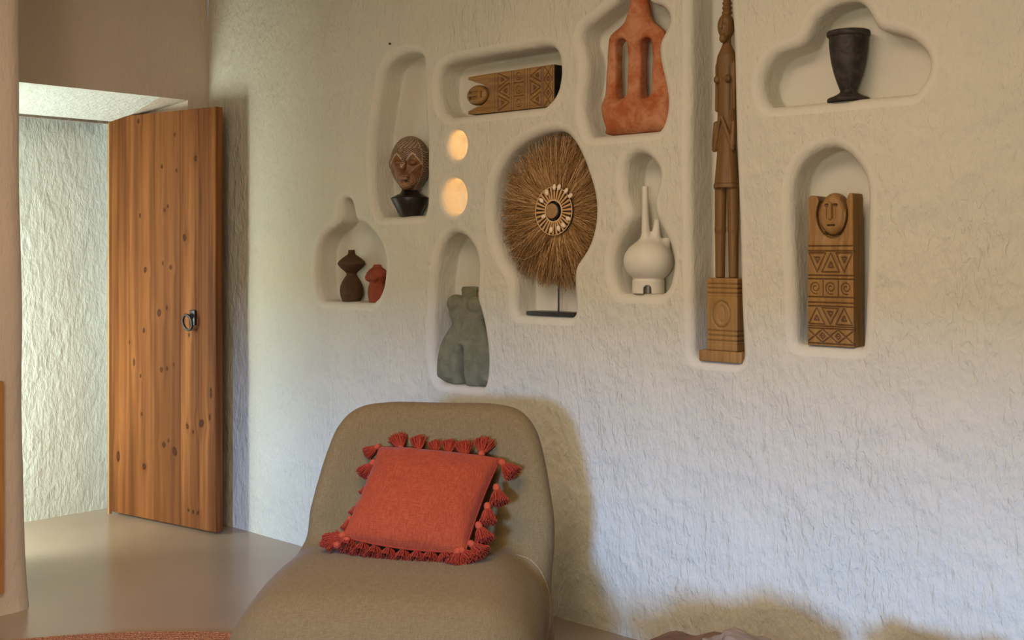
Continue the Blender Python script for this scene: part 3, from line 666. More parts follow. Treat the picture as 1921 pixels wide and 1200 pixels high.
# --- two little torso vases
c = P(659, 566, .055); s_ = FPX / cz(c)
t = thing('torso_vase', 'dark brown hourglass clay vase, the taller in the bottle shaped niche', 'vase', (c.x, .055, ZB['bottle']))
pf = [(.038, 0), (.041, .003), (.049, .022), (.0525, .045), (.050, .068), (.040, .092), (.027, .112), (.0225, .122), (.028, .131), (.046, .147), (.060, .163), (.0615, .170), (.056, .180), (.038, .196), (.023, .206), (.0165, .213), (.0145, .226), (.0150, .230)]
pf = [(.0001, 0)] + list(smooth_prof(pf, 4)) + [(.011, .229), (.011, .2), (.0001, .198)]
v, f = lathe_data(pf, 56); mesh('vase_body', v, f, M['brown_clay'], t)
c2 = P(703, 567, .050)
t = thing('torso_vase', 'small brick red clay vase beside the dark brown one', 'vase', (c2.x + .004, .060, ZB['bottle']))
def red_sdf(X, Y, Z):
    zz = np.array([0, .01, .04, .065, .084, .098, .115, .130, .145, .155, .168]); rr = np.array([.038, .041, .045, .043, .036, .040, .052, .050, .036, .021, .0165])
    d = (np.hypot(X, Y * 1.12) - np.interp(Z, zz, rr)) * .7
    for s in (-1, 1): d = smin(d, ellip(X, Y, Z, (s * .020, -.034, .108), (.017, .014, .015)), .008)
    d = np.maximum(d, -Z); return np.maximum(d, Z - .166)
v, f = nets(red_sdf, (-.065, -.065, -.004), (.065, .06, .172), .0026); mesh('vase_body', v, f, M['red_clay'], t)
# --- green hips statue
hp = [(868,538),(868,553),(856,552),(849,560),(846,575),(847,592),(852,605),(846,616),(834,640),(828,673),(826,707),(832,722),(928,722),(932,690),(928,655),(914,620),(908,605),(913,592),(914,575),(911,560),(904,552),(896,552),(896,538)]
yc = .062
q = np.array([[P(a, b_, yc).x, P(a, b_, yc).z] for a, b_ in hp]); ox = P(880, 700, yc).x; q[:, 0] -= ox; q[:, 1] -= ZB['torso']; q[:, 1] = np.maximum(q[:, 1], 0)
hbase = q[:, 1].max(); q[11:13, 1] = 0
t = thing('torso_sculpture', 'grey green clay torso sculpture with two legs in a tall niche', 'sculpture', (ox, yc, ZB['torso']))
q = resample(np.vstack([catmull(q, True, 4)]), 110)
zsl = P(878, 657, yc).z - ZB['torso']
def hips(X, Y, Z):
    d2 = poly_sdf(X[:, 0, :], Z[:, 0, :], q)[:, None, :] + 0 * Y
    T = np.interp(Z, [0, .1, .16, .24, .30, .36, .45], [.050, .056, .052, .040, .042, .026, .024]) * (1 - .7 * np.exp(-((X + .004) / .016) ** 2) * np.clip((zsl + .03 - Z) / .04, 0, 1)); Rr = .055
    d = np.sqrt(np.maximum(d2 + Rr, 0) ** 2 + (Y / T * Rr) ** 2) - Rr
    d = smax(d, d2, .004)
    for s in (-1, 1): d = smin(d, smax(capsule(X, Y, Z, (s * .045, 0, -.02), (s * .042, -.006, .13), .042, .044), d2 + .004, .01), .02)
    for s in (-1, 1): d = smin(d, ellip(X, Y, Z, (s * .058, -.018, .325), (.040, .036, .038)), .006)
    sl = rbox(X, Y, Z, (-.004, 0, -.02), (.0062 + .004 * np.clip((.08 - Z) / .08, 0, 1), .2, zsl + .02), .005)
    d = smax(d, -sl, .022)
    d = smin(d, smax(capsule(X, Y, Z, (0.002, 0, .3), (.002, 0, hbase + .02), .030), Z - hbase, .002), .004)
    return np.maximum(np.maximum(d, -Z), Z - hbase)
v, f = nets(hips, (-.17, -.09, -.004), (.16, .09, hbase + .006), .0034); mesh('torso', v, f, M['green_clay'], t)
# --- white double-necked vase
c = P(1216, 551, .06); s_ = FPX / cz(c); yv = .060
t = thing('spouted_vase', 'round cream clay vase with slender spouts and stubby feet', 'vase', (P(1216, 500, yv).x, yv, ZB['gourd']))
def zz(py): return P(1216, py, yv).z - ZB['gourd']
dirx = Vector((.734, .68))                                       # image-right direction on plan
def off(px_): return (px_ - 1216) / s_
zb_, zn, zs2 = zz(490), zz(349), zz(411)
def vase(X, Y, Z):
    d = ellip(X, Y, Z, (0, 0, zb_), (.089, .086, .076))
    o1 = off(1210); a = dirx * o1; d = smin(d, smax(capsule(X, Y, Z, (a.x, a.y, zb_), (a.x * 1.0, a.y, zn + .03), .0155, .0100), Z - zn, .001), .030)
    o2 = off(1233); a = dirx * o2; d = smin(d, smax(capsule(X, Y, Z, (a.x * .8, a.y * .8, zb_), (a.x, a.y, zs2 + .03), .020, .0075), Z - zs2, .001), .028)
    o3 = off(1258); a = dirx * o3; d = smin(d, smax(capsule(X, Y, Z, (a.x * .5, a.y * .5, zb_), (a.x, a.y, zz(446) + .02), .020, .010), Z - zz(446), .001), .022)
    ft = np.maximum(np.abs(np.hypot(X, Y) - .040) - .017, np.abs(Z - .022) - .024)
    ft = rbox(np.hypot(X, Y), 0 * Y, Z, (.030, 0, .024), (.027 + 0 * .1, .1, .026), .006)
    d = smin(d, ft, .008)
    for k in range(3):                                                   # three arches between three feet
        an = R_(-58) + k * 2 * math.pi / 3
        ca, sa = math.cos(an), math.sin(an); u = -X * sa + Y * ca; w_ = X * ca + Y * sa
        ar = np.where(w_ > .004, np.hypot(u, np.maximum(Z - .016, 0)) - .0145, .05); d = smax(d, -ar, .003)
    return np.maximum(d, -Z)
v, f = nets(vase, (-.10, -.10, -.004), (.10, .10, zn + .008), .0026); mesh('vase_body', v, f, M['white_clay'], t)
# --- terracotta vessel with slots
yt = .036
tp = [(1185,-95),(1185,-40),(1184,0),(1180,26),(1172,45),(1149,66),(1143,88),(1139,140),(1138,173),(1134,196),(1136,222),(1142,243),(1147,253),(1249,253),(1258,240),(1262,215),(1263,190),(1258,160),(1251,130),(1249,100),(1250,75),(1247,58),(1223,36),(1217,12),(1215,0),(1213,-40),(1213,-95)]
q = np.array([[P(a, b_, yt).x, P(a, b_, yt).z] for a, b_ in tp]); ox = P(1198, 200, yt).x; q[:, 0] -= ox; q[:, 1] -= ZB['terracotta']
q[12:14, 1] = 0; q = np.maximum(q, [-9, 0]); tq = resample(catmull(q, True, 4), 120); ttop = q[0, 1]
def slot(x0, x1, y0, y1, b_=0): return [P(x0, y0, yt).x - ox, P(x1, y0, yt).x - ox, P(0.5 * (x0 + x1), y1, yt).z - ZB['terracotta'], P(.5 * (x0 + x1), y0, yt).z - ZB['terracotta']]
sl = [slot(1161, 1183, 74, 188), slot(1207, 1229, 72, 187)]
t = thing('terracotta_vessel', 'large terracotta vessel with two long slots in its body', 'vase', (ox, yt, ZB['terracotta']))
def terr(X, Y, Z):
    d2 = poly_sdf(X[:, 0, :], Z[:, 0, :], tq)[:, None, :] + 0 * Y
    T = np.interp(Z, [0, .10, .14, .26, .36, .42, .6], [.046, .054, .030, .022, .034, .034, .030]); Rr = .045
    d = (np.sqrt(np.maximum(d2 + Rr, 0) ** 2 + (Y / T * Rr) ** 2) - Rr) * .8
    d = smax(d, d2, .004)
    for (x0, x1, z0, z1) in sl:
        h_ = rbox(X, 0 * Y, Z, ((x0 + x1) / 2, 0, (z0 + z1) / 2), ((x1 - x0) / 2, 1, (z1 - z0) / 2), (x1 - x0) / 2 - .001)
        d = smax(d, -h_, .016)
    return np.maximum(d, np.maximum(-Z, Z - ttop))
v, f = nets(terr, (-.17, -.075, -.004), (.15, .075, ttop + .006), .0036); mesh('vessel_body', v, f, M['terracotta'], t)
# --- tall figure
yf = .064
c = P(1363, 400, yf); c = Vector((c.x, yf, ZB['tall'])); s_ = FPX / cz(c)
t = thing('standing_figure', 'tall thin carved wooden figure with clasped arms on a carved block', 'sculpture', c)
def fz(py): return P(1363, py, yf).z - ZB['tall']
def fx(px_): return (px_ - 1363) / s_
zB = fz(521)                                                       # top of block
xs0 = P(1325, 600, .012).x - c.x; xs1 = P(1382, 600, .012).x - c.x; bw = xs1 - xs0; bc = (xs0 + xs1) / 2
px0 = P(1310, 665, .002).x - c.x; px1 = P(1390, 665, .002).x - c.x
zp = fz(656)
v, f = box(((px0 + px1) / 2, -.002, zp / 2), (px1 - px0, .115, zp)); o = bevel_box('plinth', ((px0 + px1) / 2, -.003, zp / 2), (px1 - px0, .115, zp), .003, M['block'], t)
def block(X, Y, Z):
    d = rbox(X, Y, Z, (bc, -.002, (zp + zB) / 2), (bw / 2, .050, (zB - zp) / 2), .004)
    fr_ = Y + .052
    for py, w_ in ((532, .003), (540, .0035), (549, .003), (555, .0025), (619, .003), (628, .0035), (637, .003), (643, .002)):
        d = smax(d, -(np.hypot(Z - fz(py), np.minimum(np.minimum(fr_, bw / 2 - (X - bc)), (X - bc) + bw / 2)) - w_), .0015)
    rr = np.abs(np.hypot((X - bc + .002) / .034, (Z - fz(588)) / .043) - 1) * .036; d = smax(d, -(np.hypot(rr, fr_) - .0035), .0015)
    rr = np.abs(np.hypot((X - bc + .002) / .012, (Z - fz(588)) / .026) - 1) * .012; d = smax(d, -(np.hypot(rr, fr_) - .0025), .001)
    return d
v, f = nets(block, (xs0 - .01, -.06, zp - .005), (xs1 + .01, .055, zB + .006), .0026)
gg = np.clip(.9 - np.abs(np.hypot((v[:, 0] - bc + .002) / .034, (v[:, 2] - fz(588)) / .043) - 1) * 12, 0, 1) * (v[:, 1] < -.045)
for py in (532, 540, 549, 619, 628, 637): gg = np.maximum(gg, np.clip(.8 - np.abs(v[:, 2] - fz(py)) / .004, 0, 1))
mesh('block', v, f, M['block'], t, attrs={'groove': gg * .8})
zs_ = [fz(y_) for y_ in (352, 320, 290, 262, 240, 215, 180, 150, 118, 105, 92, 82, 72)]
hw = [.044, .039, .034, .031, .033, .032, .031, .032, .036, .033, .022, .014, .014]
zk = fz(352)
def figure(X, Y, Z):
    W_ = np.interp(Z, zs_, hw); body = (np.sqrt((X / W_) ** 2 + (Y / (W_ * .85)) ** 2) - 1) * .03
    body = smax(body, zk - Z, .002); body = smax(body, Z - fz(76), .004)
    # skirt hem
    body = smin(body, smax((np.sqrt((X / .046) ** 2 + (Y / .038) ** 2) - 1) * .03, np.abs(Z - zk - .006) - .007, .002), .003)
    d = body
    for s, x0 in ((-1, -.0262), (1, .0262)):
        d = smin(d, smax(capsule(X, Y, Z, (x0, 0, zB - .03), (x0 * .97, 0.0, fz(430)), .0155, .0180), zB - Z, .001), .003)
        d = smin(d, capsule(X, Y, Z, (x0 * .97, 0, fz(430)), (x0 * .90, 0, fz(350)), .0185, .020), .006)
        # arms: upper arm down the side, forearm in to the belly
        d = smin(d, capsule(X, Y, Z, (s * .031, -.006, fz(122)), (s * .033, -.008, fz(205)), .0085, .0075), .003)
        d = smin(d, capsule(X, Y, Z, (s * .034, -.012, fz(232)), (s * .036, -.018, fz(272)), .0095, .010), .003)
        d = smin(d, capsule(X, Y, Z, (s * .036, -.020, fz(280)), (s * .004, -.036, fz(222)), .0085, .006), .003)
        d = smin(d, ellip(X, Y, Z, (s * .021, -.028, fz(150)), (.011, .010, .013)), .003)
    # head
    hz_ = fz(50); d = smin(d, ellip(X, Y, Z, (0, -.004, hz_), (.028, .030, .044)), .004)
    d = smin(d, capsule(X, Y, Z, (0, 0, fz(95)), (0, 0, hz_), .0135), .004)
    d = smin(d, ellip(X, Y, Z, (0, -.022, fz(74)), (.013, .014, .015)), .008)
    for s in (-1, 1): d = smax(d, -ellip(X, Y, Z, (s * .0125, -.036, fz(44)), (.0095, .010, .011)), .004)
    d = smin(d, capsule(X, Y, Z, (0, -.030, fz(34)), (0, -.036, fz(54)), .003, .0052), .002)
    d = smin(d, ellip(X, Y, Z, (0, -.032, fz(66)), (.009, .006, .0035)), .002)
    for k in range(7):
        d = smin(d, ellip(X, Y, Z, (0, .002, fz(24) + .016 * k), (.0175 - .0008 * k, .0185 - .0008 * k, .010)), .003)
    return d
v, f = nets(figure, (-.062, -.058, zB - .004), (.062, .05, fz(24) + .12), .0027)
gg = np.clip(1 - np.abs(v[:, 2] - zk - .013) / .003, 0, 1) * .6
gg = np.maximum(gg, .8 * np.clip(1 - np.abs(np.abs(v[:, 0]) - .0235 * (1 + 0 * v[:, 2])) / .003, 0, 1) * ((v[:, 2] > fz(208)) & (v[:, 2] < fz(125)) & (v[:, 1] < 0)))
mesh('figure', v, f, M['figure'], t, attrs={'groove': gg})
# --- straw sunburst on its stand
yd = .058
c = P(1045, 396, yd); hb = c.z - ZB['keyhole']
t = thing('straw_sunburst', 'round dried grass disc with cowrie shells on a black metal stand', 'sculpture', (c.x, yd, ZB['keyhole']))
t_s = t
RD = .298; n = 4600
th_ = rng.uniform(0, 2 * math.pi, n); r1 = RD * (1 - .26 * rng.random(n) ** 1.5) * (1 + .035 * np.sin(th_ * 5 + 1) + .03 * np.sin(th_ * 13) + .02 * np.sin(th_ * 29)) * np.where((th_ > 1.75) & (th_ < 3.0), .95, 1)
r1 = np.where(rng.random(n) < .25, r1 * rng.uniform(.6, .95, n), r1)
# the mat is cropped where the niche narrows around it
fly = rng.random(n) < .05; r1 = np.where(fly, RD * rng.uniform(.9, 1.03, n), r1)
K = 6; tt = np.linspace(0, 1, K); bend = rng.normal(0, .10, n) * np.where(fly, 2.6, 1); lay = rng.uniform(-.016, .018, n)
Rr = .082 + (r1 - .082)[:, None] * tt[None]; Th = th_[:, None] + bend[:, None] * tt[None] ** 2 + rng.normal(0, .012, (n, K))
xx = Rr * np.cos(Th); zz_ = Rr * np.sin(Th) ; yy = lay[:, None] * (tt[None] * 1.2 + .25) + rng.normal(0, .0015, (n, K)) - .008 * np.sin(tt * math.pi)[None]
# keep tips inside the niche
Lp = OUT['keyhole']; world_x = xx + c.x; world_z = zz_ + c.z
dn = poly_sdf(world_x, world_z, Lp)
for _ in range(4):
    over = np.maximum(dn + .006, 0); over = np.maximum.accumulate(over, axis=1)
    rr0 = np.hypot(xx, zz_); k_ = np.clip(1 - over / np.maximum(rr0, .01), .2, 1); xx *= k_; zz_ *= k_
    dn = poly_sdf(xx + c.x, zz_ + c.z, Lp)
v, f, ii = tubes(np.stack([xx, yy, zz_ + hb], -1), rng.uniform(.0007, .0014, n), 3, np.linspace(1, .6, K))
tone = np.clip(rng.normal(.42, .26, n), 0, 1)
o = mesh('dried_grass', v, f, M['straw'], t, attrs={'tone': tone[ii]}, kind='stuff')
# woven collar: spokes, rings
ns = 30; a = np.linspace(0, 2 * math.pi, ns, endpoint=False) + .06
for k in range(ns):
    r_ = np.linspace(.040, .088, 5); line_ = np.stack([r_ * math.cos(a[k]), np.full(5, -.020) - .003 * np.sin(np.linspace(0, math.pi, 5)), r_ * math.sin(a[k]) + hb], -1)
    if k == 0:
        v, f, _ = tubes(np.stack([np.linspace(.040, .088, 7), np.full(7, -.020), np.zeros(7)], -1)[None], [.0040], 7, np.array([.8, .85, .95, 1, 1.1, 1.2, 1.1])); sp = mesh('spoke', v, f, M['straw'], t, attrs={'tone': np.full(len(v), .72)}); sp.location = (0, 0, hb); sp.rotation_euler = (0, -a[0], 0)
    else:
        o = sp.copy(); link(o, t); o.rotation_euler = (0, -a[k], 0)
for rad, rr in ((.0905, .0017), (.041, .0030)):
    a_ = np.linspace(0, 2 * math.pi, 65); l = np.stack([rad * np.cos(a_), np.full(65, -.022), rad * np.sin(a_) + hb], -1)
    v, f, _ = tubes(l[None], [rr], 6); mesh('cord_ring', v, f, M['straw'], t, attrs={'tone': np.full(len(v), .9)})
v, f = lathe_data([(.0385, 0), (.0385, .003), (.090, .003), (.090, 0), (.0385, 0)], 48); v = np.stack([v[:, 0], -.014 + v[:, 2], v[:, 1] + hb], 1); mesh('collar_back', v, f, M['figure'], t, attrs={'groove': np.full(len(v), .8)})
v, f = lathe_data(smooth_prof([(.0001, .040), (.018, .040), (.026, .0395), (.0285, .036), (.029, .02), (.029, .0)], 4), 40)
v = np.stack([v[:, 0], -v[:, 2] + .004, v[:, 1] + hb], 1); mesh('wooden_hub', v, f[:, ::-1], M['hub'], t)
v, f = lathe_data([(.0001, .0385), (.0295, .0385), (.0305, .036), (.0305, .0), (.0001, 0)], 40); v = np.stack([v[:, 0] + .0015, -v[:, 2] + .006, v[:, 1] + hb - .001], 1); mesh('hub_sleeve', v, f[:, ::-1], M['iron'], t)
shp = [(1040,351),(1049,351),(1062,358),(1070,367),(1026,361),(1016,376),(1020,406),(1034,431),(1048,428),(1057,422),(1066,410)]
def shell_sdf(X, Y, Z):
    d = ellip(X, Y, Z, (0, 0, 0), (.0062, .0042, .0092)); return smax(d, -(np.hypot(X - .0005 * np.sin(Z * 600), Y + .0045) - .0011), .0006)
sv, sf = nets(shell_sdf, (-.0075, -.0055, -.0105), (.0075, .0055, .0105), .0009)
first = None
for (a, b_) in shp:
    pp = P(a, b_, yd - .028); lx, lz = pp.x - c.x, pp.z - c.z; an = math.atan2(lz, lx)
    if first is None: o = first = mesh('cowrie_shell', sv, sf, M['shell'], t); 
    else: o = first.copy(); link(o, t)
    o.scale = (1.3, 1.2, 1.3); o.location = (lx, -.030, lz + hb); o.rotation_euler = (0, math.pi / 2 - an, 0)
# stand
bx0 = P(998, 588, yd - .01).x - c.x
v, f = box((0.005, -.002, .007), (abs(bx0) * 2 - .02, .085, .014)); o = bevel_box('stand_base', (0.0, -.004, .007), (abs(bx0) * 2, .085, .014), .002, M['iron'], t)
v, f, _ = tubes(np.array([[[-.004, .012, .012], [-.004, .012, hb * .5], [-.004, .012, hb]]]), [.0035], 8); mesh('stand_rod', v, f, M['iron'], t)
# --- nail in the wall
q = P(731, 82, -.004); t = thing('wall_nail', 'tiny black nail head above the carved head niche', 'nail', q)
v, f = lathe_data([(.0001, -.006), (.004, -.005), (.005, 0), (.002, .002), (.002, .02), (.0001, .02)], 12); v = np.stack([v[:, 0], v[:, 2], v[:, 1]], 1); mesh('nail_head', v, f[:, ::-1], M['iron'], t)
# --- lamps inside the two round holes
for nm, e in (('glow_top', .17), ('glow_low', .22)):
    q = OUT[nm]; cx_, cz_ = q.mean(0); hw_ = (q[:, 0].max() - q[:, 0].min()) / 2
    l = bpy.data.lights.new('hole_lamp', 'POINT'); l.energy = e; l.color = (1, .53, .23); l.shadow_soft_size = .008
    o = bpy.data.objects.new('hole_lamp', l); COL.objects.link(o); o.location = (cx_ + hw_ * .45, .042, cz_ + hw_ * .45)

# ------------------------------------------------------------------ rug
rc = XZ(-1.195, 2.575); pf = [(.0001, .001)]; RR = 1.6
for k in range(80):
    r0 = RR * k / 80
    for a in (0, .25, .5, .75): pf.append((r0 + RR / 80 * a + .0005, .004 + .009 * math.sin(math.pi * (a + .05)) ** .6))
pf.append((RR, .001))
v, f = lathe_data(pf, 160); t = mesh('round_rug', v, f, M['jute']); t.location = (rc.x, rc.y, 0)
t['label'] = 'round braided jute rug on the cement floor under the chair'; t['category'] = 'rug'
# ------------------------------------------------------------------ lounge chair
co = XZ(-.272, 3.56, 0.0145)
chair = thing('lounge_chair', 'low armless tan fabric lounge chair with rounded back', 'chair', co, (0, 0, YAW - R_(90) - R_(6)))
bp = [(-.33, .08), (-.372, .27), (-.392, .45), (-.372, .60), (-.345, .72), (-.318, .79), (-.265, .845), (-.17, .868), (0, .872), (.17, .868), (.265, .845), (.318, .79), (.345, .72), (.372, .60), (.392, .45), (.372, .27), (.33, .08)]
bp = resample(catmull(np.array(bp), True, 4), 90)
SLOPE = .30
def chair_sdf(X, Y, Z):
    # backrest: pad leaning back, slightly wrapped
    tilt = SLOPE; ca = math.cos(tilt); sa = math.sin(tilt); Yb = Y - .12; S = Z * ca + Yb * sa; D = -Z * sa + Yb * ca
    D = D + .10 * (X / .4) ** 2 * np.clip(S / .5, 0, 1) + .02
    d2 = poly_sdf(X[:, 0, :], S[:, 0, :], bp)[:, None, :] if False else None
    return S, D
ax_ = None
_bu = np.linspace(-.56, .56, 113); _bs = np.linspace(-.2, 1.15, 136); _BU, _BS = np.meshgrid(_bu, _bs, indexing='ij'); _T = poly_sdf(_BU, _BS, bp)
def lut(x, s):
    i = np.clip((x + .56) / .01, 0, 111.999); j = np.clip((s + .2) / .01, 0, 134.999); a = i.astype(int); b_ = j.astype(int); fi = i - a; fj = j - b_
    return _T[a, b_] * (1 - fi) * (1 - fj) + _T[a + 1, b_] * fi * (1 - fj) + _T[a, b_ + 1] * (1 - fi) * fj + _T[a + 1, b_ + 1] * fi * fj
def chair_f(X, Y, Z):
    S, D = chair_sdf(X, Y, Z); d2 = lut(X, S); r = .062; hT = .075
    a = np.maximum(d2 + r, 0); b_ = np.maximum(np.abs(D) - hT + r, 0)
    back = np.sqrt(a * a + b_ * b_) - r + np.minimum(np.maximum(d2 + r, np.abs(D) - hT + r), 0)
    # seat: deep block, crowned, rolled front
    Xs = X / (1 + .02 * np.clip((-Y) / .4, -1, 1))
    X = X + .055; top = .436 - .085 * np.clip(-(Y + .04) / .42, 0, 1) ** 2 - .04 * (X / .44) ** 4; Xs = X / (1 + .05 * np.clip((-Y) / .4, -1, 1))
    qx = np.abs(Xs) - .438 + .17; qy = np.abs(Y + .06) - .42 + .16; qz = np.maximum(Z - top + .15, .10 - Z + .0)
    qr = np.sqrt(np.maximum(qx, 0) ** 2 + np.maximum(qy, 0) ** 2)
    lat = np.minimum(np.maximum(qx, qy), 0) + qr - .0
    e1_ = np.maximum(lat - .0, 0)
    seat = np.sqrt(np.maximum(lat + .0, 0) ** 2 + np.maximum(qz, 0) ** 2) + np.minimum(np.maximum(lat, qz), 0) - .155
    d = smin(back, seat, .06)
    return np.maximum(d, .04 - Z)
v, f = nets(chair_f, (-.50, -.56, .03), (.50, .52, .95), .0115)
body = mesh('upholstered_body', v, f, M['chair'], chair)
mod = body.modifiers.new('smooth', 'SMOOTH'); mod.factor = .5; mod.iterations = 4
for sx in (-1, 1):
    for sy in (-.34, .26):
        v, f = lathe_data([(.0001, 0), (.018, 0), (.024, .06), (.0001, .06)], 16); o = mesh('leg', v, f, M['black'], chair); o.location = (sx * .3, sy, 0)
# seams: welts along both sides of seat, laid on the surface
from mathutils.bvhtree import BVHTree
body.data.calc_loop_triangles()
bvh = BVHTree.FromPolygons([tuple(q) for q in v] if False else [tuple(q.co) for q in body.data.vertices], [tuple(p_.vertices) for p_ in body.data.polygons])
Mi = Matrix.LocRotScale(chair.location, chair.rotation_euler, None).inverted(); pp = []
for (a, b_) in catmull(np.array([(968, 1040), (992, 1048), (1012, 1068), (1026, 1098), (1032, 1130), (1031, 1165), (1022, 1215)]), False, 5):
    o_ = Mi @ CP; d_ = (Mi.to_3x3() @ ray(a, b_)).normalized(); loc, nrm, _, _ = bvh.ray_cast(o_, d_)
    if loc is not None and (not pp or (loc - pp[-1]).length < .08): pp.append(loc - nrm * .0012 if nrm.dot(d_) < 0 else loc + nrm * .0012)
v, f, _ = tubes(np.array([[tuple(q) for q in pp]]), [.0026], 6); mesh('seam', v, f, M['seam'], chair)

# ------------------------------------------------------------------ cushion
def cam_pt(px, py, Z): return CP + (FW + RT * ((px - 960) / FPX) + Vector((0, 0, 1)) * ((YH - py) / FPX)) * Z
zt, zb2 = 3.735, 3.50
TL, TRc, BRc, BL = cam_pt(712, 838, zt + .045), cam_pt(938, 860, zt - .045), cam_pt(872, 1035, zb2 - .045), cam_pt(642, 1005, zb2 + .045)
cc = (TL + TRc + BRc + BL) / 4; U = ((TRc - TL) + (BRc - BL)) / 2; Vv = ((TL - BL) + (TRc - BRc)) / 2
lu, lv_ = U.length, Vv.length; ex = U.normalized(); nz_ = ex.cross(Vv).normalized(); ey = nz_.cross(ex)
print('cushion', lu, lv_, ex.dot(Vv.normalized()))
Mx = Matrix((ex, ey, nz_)).transposed().to_4x4(); Mx.translation = cc
cush = thing('throw_cushion', 'burnt orange square throw cushion edged with red tassels on the chair', 'cushion', cc, Mx.to_euler())
def to_local(px, py, n_=0.0):
    d = ray(px, py); o_ = cc + nz_ * n_; k = (o_ - CP).dot(nz_) / d.dot(nz_); p = CP + d * k - cc; return Vector((p.dot(ex), p.dot(ey), n_))
cor = [to_local(*q) for q in ((642, 1005), (872, 1035), (938, 860), (712, 838))]     # BL BR TR TL
nu = 60; gu = np.linspace(-1, 1, nu); UU, VV = np.meshgrid(gu, gu, indexing='ij')
def bil(a, b_):
    s = (a + 1) / 2; t_ = (b_ + 1) / 2; c4 = [np.array(q[:2]) for q in cor]
    return (1 - s)[..., None] * (1 - t_)[..., None] * c4[0] + s[..., None] * (1 - t_)[..., None] * c4[1] + s[..., None] * t_[..., None] * c4[2] + (1 - s)[..., None] * t_[..., None] * c4[3]
ku = 1 - .040 * (1 - VV ** 2); kv = 1 + np.where(VV < 0, .085, -.012) * (1 - UU ** 2) * np.abs(VV)
XY = bil(UU * ku, VV * kv)
prof_ = (np.clip(1 - UU ** 2, 0, 1) * np.clip(1 - VV ** 2, 0, 1)) ** .42
wr = np.array([[noise.noise(Vector((a * 3.1, b_ * 3.1, 1))) * .006 + noise.noise(Vector((a * 7, b_ * 9, 5))) * .002 for b_ in gu] for a in gu])
Zt = .072 * prof_ + wr * np.clip(prof_ * 2, 0, 1); Zb = -.045 * prof_
v = np.vstack([np.concatenate([XY, Zt[..., None]], -1).reshape(-1, 3), np.concatenate([XY, Zb[..., None] - .001], -1).reshape(-1, 3)])
f = np.vstack([grid_faces(nu, nu), grid_faces(nu, nu, nu * nu, flip=True)]); mesh('cushion_cover', v, f, M['cushion'], cush)
# piped edge
per = np.concatenate([XY[:, 0], XY[-1, 1:], XY[::-1, -1][1:], XY[0, ::-1][1:]]); l = np.column_stack([per, np.full(len(per), -.001)])
v, f, _ = tubes(l[None], [.0032], 6); mesh('piping', v, f, M['tassel'], cush)
# tassels
def tassel_mesh(seed, wide):
    r = np.random.default_rng(seed); n = 130; K = 6; tt = np.linspace(0, 1, K)
    a = r.uniform(0, 2 * math.pi, n); rad = np.sqrt(r.random(n)); L_ = r.uniform(.85, 1.0, n) * .050
    fx_ = rad * np.cos(a); fy_ = rad * np.sin(a) * .62
    sprd = (.0065 + (wide - .0065) * tt ** .75)[None]
    x = fx_[:, None] * sprd + r.normal(0, .0012, (n, K)) * tt; y = fy_[:, None] * sprd + r.normal(0, .0012, (n, K)) * tt; z = -.006 - L_[:, None] * tt[None] * (1 - .12 * rad[:, None] ** 2)
    return tubes(np.stack([x, y, z], -1), r.uniform(.0011, .0016, n), 4)[:2]
TM = [tassel_mesh(s, w_) for s, w_ in ((1, .029), (2, .025), (3, .034))]
kp = smooth_prof([(.0001, .012), (.006, .0105), (.0095, .004), (.0095, -.003), (.0065, -.009), (.0001, -.010)], 3)
kv_, kf_ = lathe_data(kp, 14)
TS = [((707,838),(684,853),0),((699,868),(678,893),0),((690,908),(681,928),1),((672,945),(665,960),1),((655,972),(650,988),1),
      ((642,1004),(606,1022),0),((650,1012),(622,1008),1),((632,1022),(606,1012),1),
      ((752,842),(742,812),0),((785,846),(784,820),1),((818,850),(814,829),1),((840,852),(843,828),1),((872,857),(868,828),0),((903,852),(913,818),2),
      ((942,868),(966,892),0),((931,915),(940,955),0),((914,950),(917,992),1),((898,986),(912,1018),0),((884,1020),(908,1040),0),((866,1032),(888,1052),0),((858,1034),(850,1066),0),
      ((832,1041),(842,1068),2),((808,1040),(800,1066),2),((782,1040),(778,1066),2),((756,1038),(750,1064),2),((730,1034),(720,1060),2),((704,1030),(694,1056),2),((682,1024),(670,1051),2),((658,1014),(642,1042),2)]
protos = {}
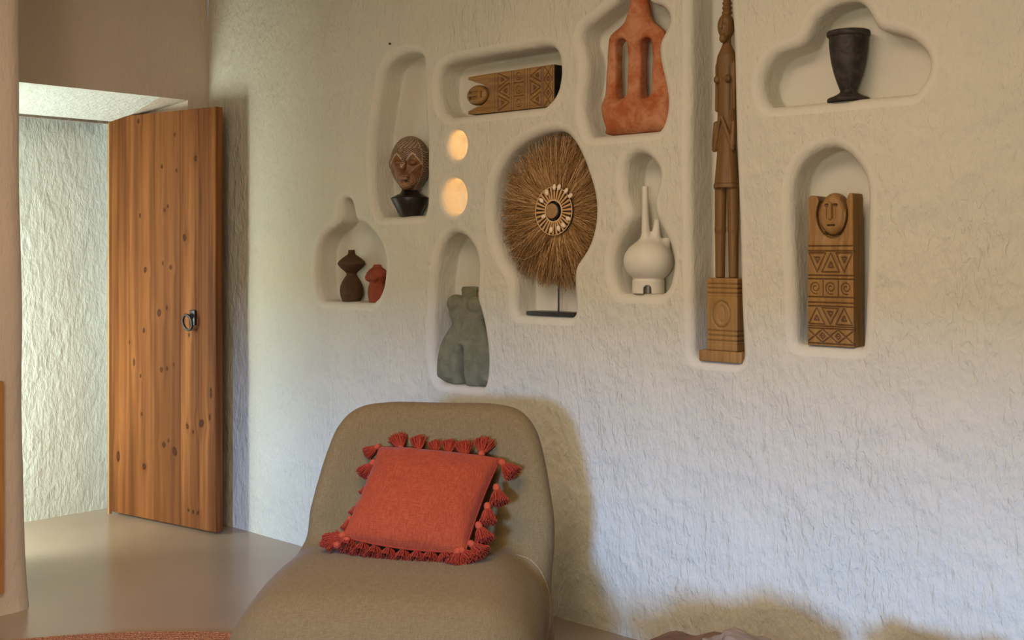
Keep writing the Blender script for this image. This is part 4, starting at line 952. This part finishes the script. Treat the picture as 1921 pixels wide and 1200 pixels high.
for (hp_, tp_, kd) in TS:
    bt_ = kd == 2 and hp_[1] > 1000
    if bt_: hp_ = (hp_[0], hp_[1] - 9)
    a = to_local(*hp_, -.014 if bt_ else .002); b_ = to_local(*tp_, -.004 if tp_[1] < 1040 else .004)
    d = (b_ - a); ln_ = d.length; s = min(max(ln_ / .052, .62), 1.15)
    if ln_ < .03: s = .75
    rot = (-d.normalized()).to_track_quat('Z', 'Y').to_euler()
    if kd not in protos:
        o = mesh('tassel', TM[kd][0], TM[kd][1], M['tassel'], cush); kk = mesh('tassel_knot', kv_, kf_, M['tassel_knot'], o); protos[kd] = (o, kk)
    else:
        o = protos[kd][0].copy(); link(o, cush); kk = protos[kd][1].copy(); link(kk, o)
    o.location = a; o.rotation_euler = rot; o.scale = (s, s, s)

# ------------------------------------------------------------------ low tables at the bottom edge
def slab_table(name, label, corner, sx, sy, hgt, thick, m_, seed):
    hgt -= .0145; t = thing(name, label, 'table', (corner.x, corner.y, .0145 if sx > .4 else 0))
    def sd(X, Y, Z):
        d = rbox(X, Y, Z, (sx / 2, -sy / 2, hgt - thick / 2), (sx / 2, sy / 2, thick / 2), .02)
        return d + .012 * np.sin(X * 17 + seed) * np.sin(Y * 13 + seed * 2) + .006 * np.sin(X * 41 + Y * 29)
    v, f = nets(sd, (-.04, -sy - .04, hgt - thick - .04), (sx + .04, .04, hgt + .04), .012); mesh('table_top', v, f, m_, t)
    for (x, y) in ((.12, -.12), (sx - .12, -.12), (.12, -sy + .12), (sx - .12, -sy + .12)):
        v, f = box((x, y, (hgt - thick) / 2 + .01), (.09, .09, hgt - thick + .02)); mesh('leg', v, f, m_, t, smooth=False)
    return t
def at_h(px, py, h):
    d = ray(px, py); k = (h - CP.z) / d.z; return CP + d * k
q = at_h(1276, 1163, .33)
slab_table('coffee_table', 'rough brown wood slab coffee table showing one corner at the bottom', q, .48, .8, .325, .09, M['slab'], 1.0)
q2 = at_h(1392, 1174, .37)
t = thing('driftwood_piece', 'grey brown weathered wood chunk lying on the slab table', 'driftwood', (q2.x + .08, q2.y - .07, .325))
def rock(X, Y, Z):
    d = ellip(X, Y, Z, (0, 0, .010), (.13, .07, .034)); d = smin(d, ellip(X, Y, Z, (-.07, .02, .018), (.04, .035, .032)), .01)
    return d + .004 * np.sin(X * 70 + Y * 30) * np.sin(Y * 90) + .003 * np.sin(X * 31 + Z * 160)
v, f = nets(lambda X, Y, Z: np.maximum(rock(X, Y, Z), -Z + .002), (-.16, -.1, -.004), (.16, .1, .07), .006); mesh('driftwood_body', v, f, M['grey_slab'], t)
q = at_h(1655, 1190, .36)
slab_table('side_stool', 'dark wooden low stool just showing its top at the bottom edge', Vector((q.x + .01, q.y + .03, 0)), .34, .27, .35, .07, M['slab'], 2.2)
